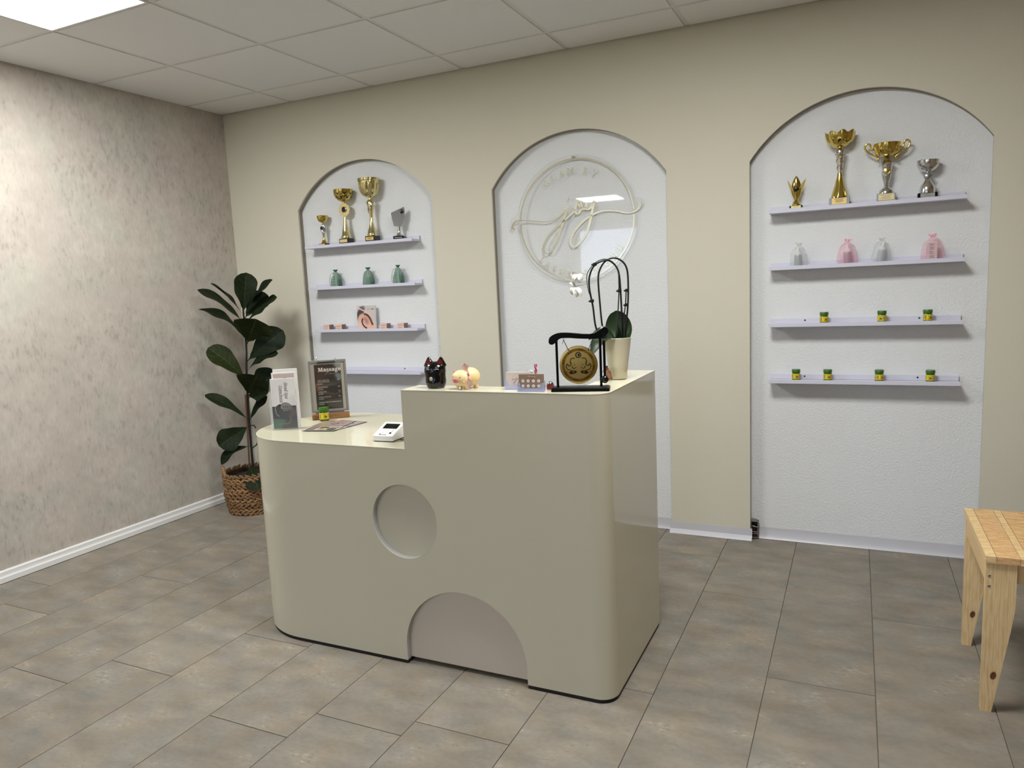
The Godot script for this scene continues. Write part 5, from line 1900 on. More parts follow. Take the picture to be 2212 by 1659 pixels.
func card_terminal() -> void:
	var t := thing("card_terminal", "white card payment terminal with black screen and keypad beside the raised counter", "payment terminal", Vector3(2.2905, LOW + 0.0004, 1.627), 0.045)
	# the side outline is pushed across the width: sloping top, rounded front
	var w := 0.0435
	var side := PackedVector2Array([Vector2(0.000, 0.003), Vector2(-0.003, 0.0022), Vector2(-0.12, 0.0022), Vector2(-0.122, 0.05), Vector2(-0.092, 0.0565), Vector2(-0.086, 0.0565), Vector2(-0.002, 0.0235), Vector2(0.0, 0.021)])
	var slope := atan2(0.033, 0.084)
	var st := begin()
	# stacked outlines, narrower towards the sides, give rounded edges
	var rows := [[-w, 0.0035], [-w + 0.001, 0.0016], [-w + 0.003, 0.0004], [-w + 0.006, 0.0], [w - 0.006, 0.0], [w - 0.003, 0.0004], [w - 0.001, 0.0016], [w, 0.0035]]
	var c := Vector2(-0.06, 0.022)
	var g := next_group()
	for k in rows.size() - 1:
		for i in side.size():
			var p: Vector2 = side[i]
			var q: Vector2 = side[(i + 1) % side.size()]
			var a := func(v: Vector2, inset: float) -> Vector2: return c + (v - c) * Vector2(1.0 - inset / 0.06, 1.0 - inset / 0.03)
			var p0: Vector2 = a.call(p, rows[k][1])
			var q0: Vector2 = a.call(q, rows[k][1])
			var p1: Vector2 = a.call(p, rows[k + 1][1])
			var q1: Vector2 = a.call(q, rows[k + 1][1])
			st.set_smooth_group(g + i)
			quad(st, Vector3(rows[k][0], p0.y, p0.x), Vector3(rows[k][0], q0.y, q0.x), Vector3(rows[k + 1][0], q1.y, q1.x), Vector3(rows[k + 1][0], p1.y, p1.x))
	group_id += 20
	for e in [[-w, -1], [w, 1]]:
		var pts := []
		for v in side:
			var q: Vector2 = c + (v - c) * Vector2(1.0 - 0.0035 / 0.06, 1.0 - 0.0035 / 0.03)
			pts.append(Vector3(e[0], q.y, q.x))
		var ids := Geometry2D.triangulate_polygon(side)
		for k in range(0, ids.size(), 3):
			st.set_smooth_group(-1)
			away(st, [pts[ids[k]], pts[ids[k + 1]], pts[ids[k + 2]]], Vector3(0, 0.022, -0.06))
	var white := mat(Color(0.88, 0.88, 0.88), 0.35)
	part("casing", st, white, t)
	st = begin()
	box(st, Vector3(-w + 0.003, 0, -0.118), Vector3(w - 0.003, 0.0021, -0.003))
	part("foot_pad", st, M.black, t)
	var face := Transform3D(Basis(Vector3.RIGHT, -PI / 2 + slope), Vector3(0, 0.0235 + 0.0003, -0.002))
	st = begin()
	extrude(st, rounded(0.062, 0.034, 0.002, 3), 0.0, 0.0005, face * Transform3D(Basis.IDENTITY, Vector3(0.003, 0.063, 0)))
	part("screen", st, M.black_gloss, t)
	var ink := mat(Color(0.25, 0.25, 0.26), 0.6)
	for k in 12:
		if k == 9:
			continue
		var at := face * Vector3(-0.026 + (k % 3) * 0.0155, 0.038 - (k / 3) * 0.0085, 0.0003)
		var l := lettering(["1", "2", "3", "4", "5", "6", "7", "8", "9", "", "0", "<"][k], 0.0062, M.sans, 0.0002)
		part("key", l, ink, t).transform = Transform3D(face.basis, at)
	for k in 2:
		st = begin()
		lathe(st, [Vector2(0.0024, 0), Vector2(0.0018, 0.0004), Vector2(0, 0.0004)], 14, Transform3D(face.basis * Basis(Vector3.RIGHT, PI / 2), face * Vector3(0.0245, 0.0375 - k * 0.0095, 0.0002)))
		part("key", st, mat(Color(0.4, 0.4, 0.42), 0.5), t)
	st = begin()
	lathe(st, [Vector2(0.0052, 0), Vector2(0.0046, 0.0006), Vector2(0, 0.0006)], 20, Transform3D(face.basis * Basis(Vector3.RIGHT, PI / 2), face * Vector3(0.0225, 0.0165, 0.0002)))
	part("round_key", st, M.black_gloss, t)
	st = begin()
	lathe(st, [Vector2(0.0040, 0), Vector2(0.0036, 0.0004), Vector2(0, 0.0004)], 20, Transform3D(face.basis * Basis(Vector3.RIGHT, PI / 2), face * Vector3(-0.0165, 0.0065, 0.0002)))
	part("round_mark", st, M.black, t)
	part("maker_lettering", lettering("SumUp", 0.0062, M.sans_bold, 0.0002), ink, t).transform = Transform3D(face.basis, face * Vector3(0.0005, 0.0045, 0.0003))
	var cable := thing("power_cable", "thin black cable leaving the card terminal along the desk top", "cable", Vector3.ZERO)
	st = begin()
	tube(st, curve([Vector3(2.340, LOW + 0.0022, 1.585), Vector3(2.375, LOW + 0.0022, 1.580), Vector3(2.41, LOW + 0.0022, 1.566), Vector3(2.434, LOW + 0.0022, 1.535)], 5), 0.0018, 8)
	part("cord", st, M.black, cable)


# ---------------------------------------------------------------- on the raised counter
func counter_things() -> void:
	var y := TOP + 0.0004
	# black lucky cat
	var t := thing("cat_figurine", "glossy black beckoning cat figurine with red inner ears at the counter's left end", "figurine", Vector3(2.543, y, 1.640), 0.20)
	var st := begin()
	nets(st, func(p: Vector3) -> float:
		var d := oval(p, Vector3(0, 0.026, 0), Vector3(0.0365, 0.043, 0.032))
		d = smin(d, oval(p, Vector3(0, 0.064, 0.003), Vector3(0.0380, 0.0285, 0.031)), 0.014)
		for s in [-1.0, 1.0]:
			var q := p - Vector3(s * 0.0205, 0.078, -0.001)
			var h := clampf(q.y / 0.0285, 0.0, 1.0)
			d = smin(d, (Vector3(q.x - s * 0.002 * h, 0, q.z * 1.35).length() - lerpf(0.0215, 0.0048, h) + maxf(-q.y, 0.0) + maxf(q.y - 0.0285, 0.0) * 1.6) * 0.8, 0.004)
		return maxf(d, -p.y), Vector3(-0.046, -0.004, -0.042), Vector3(0.046, 0.114, 0.042), 0.0023)
	var body := part("body", st, M.black_gloss, t)
	var white := mat(Color(0.85, 0.85, 0.84), 0.3)
	for s in [-1, 1]:
		st = begin()
		var e := Basis(Vector3.UP, s * 0.25) * Basis(Vector3.RIGHT, -0.12)
		extrude(st, PackedVector2Array([Vector2(-0.0115, -0.010), Vector2(0.0115, -0.010), Vector2(0.0075, 0.003), Vector2(0.0025, 0.0105), Vector2(-0.0020, 0.0105), Vector2(-0.0075, 0.003)]), -0.004, 0.0012, Transform3D(e * Basis(Vector3.RIGHT, -0.30), Vector3(s * 0.0215, 0.0925, 0.0112)))
		part("inner_ear", st, mat(Color(0.30, 0.04, 0.035), 0.25), body)
		st = begin()
		var q := []
		for i in 9:
			var a := PI * i / 8
			q.append(on_cat(s * 0.0165 + cos(a) * 0.0055, 0.0655 + sin(a) * 0.0028))
		tube(st, q, 0.0006, 6)
		for k in [-1, 0, 1]:
			tube(st, [on_cat(s * 0.0165 + k * 0.0035, 0.0705), on_cat(s * 0.0165 + k * 0.0048, 0.0755)], 0.0004, 5)
		part("closed_eye", st, white, body)
	st = begin()
	ball(st, on_cat(0.0, 0.0605), Vector3(0.0028, 0.002, 0.0015), 12)
	part("nose", st, mat(Color(0.10, 0.25, 0.55), 0.3), body)
	st = begin()
	ball(st, on_cat(-0.0055, 0.0575), Vector3(0.0022, 0.0016, 0.001), 12)
	part("mouth", st, mat(Color(0.35, 0.05, 0.04), 0.3), body)
	st = begin()
	ball(st, Vector3(-0.006, 0.0345, 0.0330), Vector3(0.0062, 0.0072, 0.0025), 18)
	part("bell", st, mat(Color(0.72, 0.66, 0.55), 0.3, 0.3), t)
	st = begin()
	box(st, Vector3(-0.002, 0.020, 0.0335), Vector3(0.004, 0.029, 0.0352), 0.0008)
	part("blue_tag", st, mat(Color(0.06, 0.17, 0.40), 0.3), t)
	st = begin()
	ball(st, Vector3(0.0375, 0.047, 0.0085), Vector3(0.0018, 0.0035, 0.003), 12)
	part("red_dab", st, mat(Color(0.42, 0.06, 0.05), 0.3), t)
	# yellow pig with a ribbon
	t = thing("pig_figurine", "round yellow pig figurine with pink snout and gingham ribbon beside the black cat", "figurine", Vector3(2.664, y, 1.645), 0.02)
	st = begin()
	nets(st, func(p: Vector3) -> float:
		var d := oval(p, Vector3(0.013, 0.0395, -0.014), Vector3(0.0330, 0.0315, 0.0330))
		d = smin(d, oval(p, Vector3(-0.0075, 0.0355, 0.017), Vector3(0.0345, 0.0300, 0.0275)), 0.006)
		for q in [Vector3(-0.018, 0.007, 0.012), Vector3(0.010, 0.007, 0.014), Vector3(-0.004, 0.007, -0.026), Vector3(0.028, 0.007, -0.022)]:
			var r: Vector3 = p - q
			d = smin(d, maxf(Vector2(r.x, r.z).length() - 0.0085, absf(r.y) - 0.007), 0.004)
		return maxf(d, -p.y), Vector3(-0.050, -0.004, -0.054), Vector3(0.054, 0.076, 0.050), 0.0024)
	var skin := mat(Color(0.89, 0.785, 0.58), 0.4)
	body = part("body", st, skin, t)
	var pink := mat(Color(0.80, 0.44, 0.50), 0.4)
	st = begin()
	ball(st, Vector3(-0.0165, 0.0325, 0.0425), Vector3(0.0112, 0.0086, 0.0040), 24, Basis(Vector3.UP, -0.25))
	part("snout", st, pink, body)
	for s in [[-0.0255, 0.0445, 0.0388], [0.0020, 0.0430, 0.0425]]:
		st = begin()
		ball(st, Vector3(s[0], s[1], s[2]), Vector3(0.0017, 0.0018, 0.0012), 12)
		part("eye", st, M.black_gloss, body)
	for s in [[-0.0315, 0.0575, 0.012, 0.5], [0.0225, 0.0500, 0.022, -0.5]]:
		st = begin()
		ball(st, Vector3(s[0], s[1], s[2]), Vector3(0.0062, 0.0068, 0.0035), 16, Basis(Vector3.BACK, s[3]))
		part("ear", st, pink, body)
	st = begin()
	ball(st, Vector3(0.013, 0.026, 0.0375), Vector3(0.005, 0.004, 0.0016), 14, Basis(Vector3.UP, 0.6))
	part("cheek", st, mat(Color(0.88, 0.68, 0.52), 0.5), body)
	st = begin()
	ball(st, Vector3(-0.004, 0.006, 0.036), Vector3(0.004, 0.005, 0.004), 12)
	part("white_bead", st, M.white, t)
	var im := Image.create(32, 32, false, Image.FORMAT_RGB8)
	for yy in 32:
		for xx in 32:
			var k := int(xx / 4) % 2 + int(yy / 4) % 2
			im.set_pixel(xx, yy, [Color(0.95, 0.91, 0.90), Color(0.91, 0.74, 0.73), Color(0.85, 0.56, 0.56)][k])
	var gingham := mat(Color.WHITE, 0.7)
	gingham.albedo_texture = picture(im)
	gingham.cull_mode = BaseMaterial3D.CULL_DISABLED
	for l in [
		[[Vector3(0.012, 0.060, 0.012), Vector3(0.004, 0.072, 0.014), Vector3(-0.001, 0.083, 0.014), Vector3(0.003, 0.086, 0.012), Vector3(0.009, 0.078, 0.010), Vector3(0.013, 0.062, 0.010)], Vector3(0.8, 0.35, 0.3), 0.010],
		[[Vector3(0.013, 0.060, 0.013), Vector3(0.016, 0.070, 0.012), Vector3(0.018, 0.083, 0.012)], Vector3(0.9, 0, 0.3), 0.006],
		[[Vector3(0.021, 0.044, 0.026), Vector3(0.030, 0.034, 0.030), Vector3(0.046, 0.013, 0.030)], Vector3(0.7, 0.6, 0.2), 0.0065],
		[[Vector3(0.021, 0.040, 0.027), Vector3(0.026, 0.027, 0.032), Vector3(0.035, 0.004, 0.034)], Vector3(0.8, 0.45, 0.2), 0.0065],
		[[Vector3(0.019, 0.036, 0.029), Vector3(0.022, 0.020, 0.033), Vector3(0.030, 0.003, 0.036)], Vector3(0.8, 0.35, 0.2), 0.006],
		[[Vector3(0.021, 0.044, 0.025), Vector3(0.0235, 0.056, 0.018), Vector3(0.014, 0.0625, 0.012)], Vector3(0.3, 0.2, 0.9), 0.006],
	]:
		st = begin()
		strip(st, curve(l[0], 6), l[1], l[2])
		part("ribbon", st, gingham, t)
	# card holders
	var tray := clear_plastic(Color(0.72, 0.76, 0.92), 0.42)
	card_stand("clear card holder of beige cards, the rear one by the pig", Vector3(2.859, y, 1.646), tray)
	card_stand("clear card holder of brown cards with white dots, the front one", Vector3(2.927, y, 1.692), tray)
	cards("stack of pale beige business cards with a round line emblem", Vector3(2.859, y, 1.646), mat(Color(0.80, 0.745, 0.715), 0.6), false)
	cards("stack of brown business cards with eight white dots and script", Vector3(2.927, y, 1.692), mat(Color(0.54, 0.44, 0.37), 0.6), true)
	t = thing("paper_strip", "white paper strip curling over behind the brown cards", "paper", Vector3(2.885, y, 1.622), 0.1)
	st = begin()
	strip(st, curve([Vector3(-0.03, 0.0005, 0.0), Vector3(-0.022, 0.030, 0.0), Vector3(-0.004, 0.054, 0.0), Vector3(0.012, 0.0605, 0.0), Vector3(0.020, 0.057, 0.0), Vector3(0.016, 0.051, 0.0)], 6), Vector3(0, 0, 1), 0.012, 0.001)
	part("strip", st, M.white, t)
	# twisted pink stick
	t = thing("twisted_stick", "pink twisted stick standing upright behind the brown cards", "stick", Vector3(2.9075, y, 1.598))
	st = begin()
	for s in 2:
		var pts := []
		for i in 41:
			var a := i / 40.0 * 13.0 + s * PI
			pts.append(Vector3(cos(a) * 0.0028, 0.079 * i / 40.0, sin(a) * 0.0028))
		tube(st, pts, 0.0022, 6)
	part("red_strands", st, mat(Color(0.58, 0.10, 0.24), 0.4), t)
	st = begin()
	tube(st, [Vector3(0, 0, 0), Vector3(0, 0.0785, 0)], 0.0031, 10)
	part("pink_core", st, mat(Color(0.86, 0.55, 0.64), 0.4), t)
	t = thing("red_tin", "tiny red tin with crumpled grey top, just left of the gong", "tin", Vector3(2.968, y, 1.622), 0.2)
	st = begin()
	box(st, Vector3(-0.011, 0, -0.009), Vector3(0.011, 0.016, 0.009), 0.001)
	part("tin_body", st, mat(Color(0.55, 0.17, 0.16), 0.35), t)
	st = begin()
	lathe(st, [Vector2(0, 0.0161), Vector2(0.0105, 0.0161), Vector2(0.0095, 0.020), Vector2(0.005, 0.0245), Vector2(0, 0.026)], 24, Transform3D.IDENTITY, func(a, yy): return 1.0 + 0.09 * sin(a * 6) * sin(a * 2 + yy * 400))
	part("foil_top", st, mat(Color(0.42, 0.43, 0.42), 0.3, 0.8), t)


# a point on the cat's face for a place across and up
func on_cat(x: float, yy: float) -> Vector3:
	var k := 1.0 - pow(x / 0.0385, 2) - pow((yy - 0.064) / 0.0285, 2)
	return Vector3(x, yy, 0.003 + 0.031 * sqrt(maxf(k, 0.0)) + 0.0003)


func card_stand(label: String, at: Vector3, m: Material) -> void:
	var t := thing("card_holder", label, "card holder", at, 0.113, "card holders on the counter")
	var w := 0.0445
	var st := begin()
	box(st, Vector3(-w, 0, -0.021), Vector3(w, 0.002, 0), 0.0004)
	part("bottom", st, m, t)
	st = begin()
	var r := 0.006
	var p := [Vector2(-w, 0.002), Vector2(w, 0.002), Vector2(w, 0.0285), Vector2(w - 0.010, 0.0285)] + arc(Vector2(w - 0.010 - r, 0.012 + r), r, 0.0, -PI / 2, 5) + arc(Vector2(-w + 0.010 + r, 0.012 + r), r, -PI / 2, -PI, 5) + [Vector2(-w + 0.010, 0.0285), Vector2(-w, 0.0285)]
	extrude(st, PackedVector2Array(p), -0.002, 0.0)
	part("front_panel", st, m, t)
	for s in [-1, 1]:
		st = begin()
		box(st, Vector3(s * (w - 0.001) - 0.001, 0.002, -0.0205), Vector3(s * (w - 0.001) + 0.001, 0.0285, -0.0022))
		part("side_panel", st, m, t)
	st = begin()
	box(st, Vector3(-w, 0.002, -0.0225), Vector3(w, 0.034, -0.0207), 0.0003)
	part("back_panel", st, m, t)


func cards(label: String, at: Vector3, m: Material, dots: bool) -> void:
	var b := Basis(Vector3.UP, 0.113)
	var t := thing("business_cards", label, "business cards", at + b * Vector3(0.0, 0.0022, -0.0062), 0.113)
	var lean := Basis(Vector3.RIGHT, -0.06)
	var st := begin()
	box(st, Vector3(-0.0415, 0.0003, -0.0095), Vector3(0.0415, 0.0545, 0), 0.0003, Transform3D(lean, Vector3.ZERO))
	part("card_stack", st, m, t)
	if dots:
		for k in 8:
			st = begin()
			var c := Vector3(-0.027 + (k % 4) * 0.0178, 0.0325 - (k / 4) * 0.0165, 0.0002)
			lathe(st, [Vector2(0.0050, 0), Vector2(0.0050, 0.0002), Vector2(0, 0.0002)], 20, Transform3D(lean * Basis(Vector3.RIGHT, PI / 2), lean * c))
			var d := part("white_dot", st, mat(Color(0.9, 0.88, 0.86), 0.6), t)
			st = begin()
			box(st, Vector3(-0.0018, -0.0008, 0.0003), Vector3(0.0014, 0.0012, 0.0004), 0.0, Transform3D(lean * Basis(Vector3.BACK, k * 0.5), lean * c))
			part("icon", st, mat(Color(0.45, 0.38, 0.34), 0.6), d)
		st = begin()
		var q := []
		for p in [[-0.011, 0.0], [-0.009, 0.005], [-0.0085, -0.001], [-0.006, 0.005], [-0.0055, -0.003], [-0.003, 0.002], [-0.001, -0.001], [0.001, 0.002], [0.003, 0.0], [0.006, 0.001], [0.009, 0.0], [0.012, 0.002], [0.013, -0.004], [0.015, 0.001]]:
			q.append(lean * Vector3(p[0], 0.0455 + p[1] * 0.8, 0.0004))
		tube(st, curve(q, 4), 0.0004, 5)
		part("script", st, mat(Color(0.80, 0.72, 0.66), 0.6), t)
	else:
		st = begin()
		ring_line(st, Vector2(0.0, 0.029), 0.0185, 0.0005, 0.0003)
		part("round_emblem", st, mat(Color(0.55, 0.47, 0.44), 0.6), t)
		st = begin()
		var q := []
		for p in [[-0.020, 0.031], [-0.012, 0.0305], [-0.006, 0.0345], [-0.002, 0.036], [-0.006, 0.026], [-0.012, 0.018], [-0.012, 0.022], [-0.004, 0.030], [0.002, 0.033], [0.004, 0.030], [0.006, 0.034], [0.004, 0.024], [0.000, 0.019], [0.002, 0.024], [0.010, 0.0315], [0.020, 0.0315]]:
			q.append(lean * Vector3(p[0], p[1], 0.0004))
		tube(st, curve(q, 4), 0.0003, 5)
		part("script", st, mat(Color(0.45, 0.37, 0.34), 0.6), t)


# ---------------------------------------------------------------- table gong
func gong() -> void:
	var turn := 0.241
	var at := Vector3(3.0795, TOP + 0.0004, 1.638)
	var b := Basis(Vector3.UP, turn)
	var lacquer := mat(Color(0.015, 0.015, 0.016), 0.3, 0.0, 0.22)
	var t := thing("gong_stand", "black wooden table gong stand with curved crossbeam on the counter", "gong stand", at, turn)
	var st := begin()
	# base with sloping edges
	var lo := [Vector3(-0.0925, 0, 0.025), Vector3(0.0925, 0, 0.025), Vector3(0.0925, 0, -0.025), Vector3(-0.0925, 0, -0.025)]
	box(st, Vector3(-0.0925, 0, -0.025), Vector3(0.0925, 0.0095, 0.025), 0.0006)
	for i in 4:
		var p: Vector3 = lo[i] + Vector3(0, 0.0095, 0)
		var q: Vector3 = lo[(i + 1) % 4] + Vector3(0, 0.0095, 0)
		var pi := Vector3(p.x - signf(p.x) * 0.005, 0.0135, p.z - signf(p.z) * 0.005)
		var qi := Vector3(q.x - signf(q.x) * 0.005, 0.0135, q.z - signf(q.z) * 0.005)
		quad(st, p, q, qi, pi)
	quad(st, Vector3(-0.0875, 0.0135, 0.020), Vector3(0.0875, 0.0135, 0.020), Vector3(0.0875, 0.0135, -0.020), Vector3(-0.0875, 0.0135, -0.020))
	part("base", st, lacquer, t)
	for x in [-0.0735, 0.0655]:
		st = begin()
		lathe(st, [Vector2(0.0, 0.0136), Vector2(0.0046, 0.0136), Vector2(0.0040, 0.02), Vector2(0.0040, 0.165), Vector2(0, 0.165)], 16, Transform3D(Basis.IDENTITY, Vector3(x, 0, 0)))
		part("post", st, lacquer, t)
	st = begin()
	var y := -1.0249
	var up := curve([Vector2(-0.0975, 1.184), Vector2(-0.094, 1.197), Vector2(-0.080, 1.207), Vector2(-0.060, 1.2115), Vector2(-0.030, 1.2105), Vector2(0.0, 1.207), Vector2(0.028, 1.2045), Vector2(0.048, 1.207), Vector2(0.066, 1.217), Vector2(0.078, 1.2245), Vector2(0.088, 1.224), Vector2(0.0935, 1.216)], 5)
	var down := curve([Vector2(0.0925, 1.208), Vector2(0.084, 1.198), Vector2(0.070, 1.191), Vector2(0.045, 1.1895), Vector2(0.0, 1.1915), Vector2(-0.030, 1.1945), Vector2(-0.055, 1.1945), Vector2(-0.068, 1.189), Vector2(-0.076, 1.180), Vector2(-0.086, 1.1745), Vector2(-0.095, 1.177)], 5)
	var poly := PackedVector2Array()
	for p in up + down:
		poly.append(p + Vector2(0, y))
	extrude(st, poly, -0.009, 0.009, Transform3D.IDENTITY, 0.6)
	part("crossbeam", st, lacquer, t)
	for x in [-0.050, 0.043]:
		st = begin()
		var ring := []
		for i in 13:
			ring.append(Vector3(x + cos(TAU * i / 12) * 0.0022, 0.1655 + sin(TAU * i / 12) * 0.0026, 0.0))
		tube(st, ring, 0.0006, 6, false)
		part("screw_eye", st, M.chrome, t)
	# the gong
	var g := thing("gong", "round brass gong engraved with two dragons, hanging by black cords", "gong", at + b * Vector3(-0.005, 0.0825, 0.0), turn)
	var brass := mat(Color.WHITE, 0.28, 1.0)
	brass.albedo_texture = gong_picture()
	brass.anisotropy_enabled = true
	brass.anisotropy = 0.7
	st = begin()
	var face := Transform3D(Basis(Vector3.RIGHT, PI / 2), Vector3.ZERO)
	# disc as rings, its print laid flat across
	var prof := [[0.0, 0.0024], [0.018, 0.0022], [0.036, 0.0018], [0.052, 0.0015], [0.0590, 0.0014], [0.0608, 0.0008]]
	st.set_smooth_group(next_group())
	for i in prof.size() - 1:
		for j in 64:
			var a0 := TAU * j / 64
			var a1 := TAU * (j + 1) / 64
			var f := func(k: int, a: float) -> Array:
				var r: float = prof[k][0]
				return [Vector3(cos(a) * r, sin(a) * r, prof[k][1]), Vector2(0.5 + cos(a) * r / 0.124, 0.5 - sin(a) * r / 0.124)]
			var q := [f.call(i, a0), f.call(i + 1, a0), f.call(i + 1, a1), f.call(i, a1)]
			tri(st, q[0][0], q[1][0], q[2][0], q[0][1], q[1][1], q[2][1])
			if i > 0:
				tri(st, q[0][0], q[2][0], q[3][0], q[0][1], q[2][1], q[3][1])
	st.set_smooth_group(-1)
	lathe(st, [Vector2(0, -0.0014), Vector2(0.060, -0.0014), Vector2(0.0612, -0.0006), Vector2(0.0608, 0.0008)], 64, face)
	part("disc", st, brass, g)
	for s in [[-0.045, -0.0285], [0.048, 0.031]]:
		st = begin()
		tube(st, [Vector3(s[0], 0.0805, 0.0012), Vector3(s[1], 0.0435, 0.0030)], 0.0012, 6)
		tube(st, [Vector3(s[0], 0.0805, 0.0012), Vector3(s[0] - 0.0045 if s[0] < 0 else s[0] - 0.010, 0.0685, 0.0020)], 0.0008, 6)
		ball(st, Vector3(s[0], 0.080, 0.0012), Vector3(0.0019, 0.0019, 0.0019), 10)
		part("cord", st, M.black, g)
		st = begin()
		lathe(st, [Vector2(0.0022, 0), Vector2(0.0022, 0.0006), Vector2(0.001, 0.0008), Vector2(0, 0.0008)], 12, Transform3D(Basis(Vector3.RIGHT, PI / 2), Vector3(s[1], 0.0430, 0.0016)))
		part("grommet", st, M.chrome, g)
	# the mallet hangs at the right end of the beam
	var m := thing("gong_mallet", "black ball-ended mallet hanging at the gong stand's right end", "mallet", at + b * Vector3(0.0785, 0.0245, 0.0135), turn)
	st = begin()
	lathe(st, [Vector2(0.0, 0.014), Vector2(0.0036, 0.014), Vector2(0.0040, 0.08), Vector2(0.0042, 0.132), Vector2(0.003, 0.134), Vector2(0, 0.134)], 16, Transform3D(Basis.IDENTITY, Vector3.ZERO))
	part("handle", st, lacquer, m)
	st = begin()
	ball(st, Vector3(0, 0.0115, 0), Vector3(0.0120, 0.0125, 0.0120), 24)
	part("head", st, mat(Color(0.014, 0.014, 0.015), 0.18), m)
	st = begin()
	tube(st, [Vector3(0, 0.134, 0), Vector3(0, 0.150, -0.002), Vector3(0, 0.158, -0.005)], 0.0007, 6)
	part("loop", st, M.black, m)


func gong_picture() -> ImageTexture:
	var n := 384
	var im := Image.create(n, n, false, Image.FORMAT_RGB8)
	var base := Color(0.70, 0.60, 0.36)
	var worn := Color(0.42, 0.31, 0.12)
	var etched := Color(0.24, 0.185, 0.09)
	var c := Vector2(n / 2.0, n / 2.0)
	var R := n * 0.0612 / 0.124
	for y in n:
		for x in n:
			var p := Vector2(x, y) - c
			var r := p.length() / R
			var k := base
			if r > 0.735 and r < 0.865:
				k = worn
				var a := fposmod(p.angle() + PI / 8 + 0.2, TAU / 8) / (TAU / 8)
				if a > 0.22 and a < 0.78 and r > 0.755 and r < 0.845:
					k = Color(0.60, 0.47, 0.22)
					if absf(a - 0.5) < 0.25 and r > 0.77 and r < 0.83 and int(a * 64) % 3 != 0 and int(r * 90) % 3 != 1:
						k = etched
			elif r > 0.72 and r <= 0.735 or r >= 0.865 and r < 0.88:
				k = Color(0.66, 0.53, 0.26)
			k = k * (1.0 + 0.04 * sin(r * 260.0))
			im.set_pixel(x, y, k)
	# a little wheel emblem above, and two facing dragons as coiling lines
	var w := c + Vector2(0, -0.52 * R)
	dab(im, w, Vector2(0.16, 0.16) * R, 0, Color(0.10, 0.08, 0.05), 0.05)
	dab(im, w, Vector2(0.13, 0.13) * R, 0, Color(0.70, 0.62, 0.45), 0.05)
	for k in 8:
		dab(im, w + Vector2(0.10 * R, 0).rotated(TAU * k / 8), Vector2(0.026, 0.030) * R, TAU * k / 8, Color(0.10, 0.08, 0.05), 0.1)
	dab(im, w + Vector2(0.02, 0) * R, Vector2(0.05, 0.05) * R, 0, Color(0.06, 0.05, 0.04), 0.1)
	for s in [-1, 1]:
		var line := []
		for q in [[0.20, -0.33], [0.36, -0.31], [0.42, -0.16], [0.38, -0.02], [0.50, 0.06], [0.60, -0.04], [0.64, 0.10], [0.58, 0.24], [0.40, 0.30], [0.30, 0.40], [0.16, 0.42]]:
			line.append(c + Vector2(s * q[0], q[1] * 1.02 - 0.02) * R)
		pen(im, curve(line, 6), 0.026 * R, etched)
		var thin := curve(line, 6)
		pen(im, thin, 0.012 * R, Color(0.50, 0.39, 0.17))
		dab(im, c + Vector2(s * 0.30, 0.38) * R, Vector2(0.20, 0.085) * R, s * 0.15, etched, 0.25)
		dab(im, c + Vector2(s * 0.27, 0.37) * R, Vector2(0.07, 0.04) * R, s * 0.3, Color(0.55, 0.43, 0.2), 0.3)
		for k in 5:
			var q := c + Vector2(s * (0.18 + 0.11 * k), 0.02 + 0.11 * sin(k * 2.1)) * R
			pen(im, [q, q + Vector2(s * 0.06, -0.07) * R], 0.012 * R, etched)
		for k in 4:
			var q := c + Vector2(s * (0.36 + 0.07 * k), 0.46 - 0.03 * k) * R
			pen(im, [q, q + Vector2(s * 0.07, 0.03 - 0.03 * k) * R], 0.011 * R, etched)
		pen(im, [c + Vector2(s * 0.12, 0.12) * R, c + Vector2(s * 0.26, 0.2) * R, c + Vector2(s * 0.36, 0.10) * R], 0.014 * R, etched)
	return picture(im)


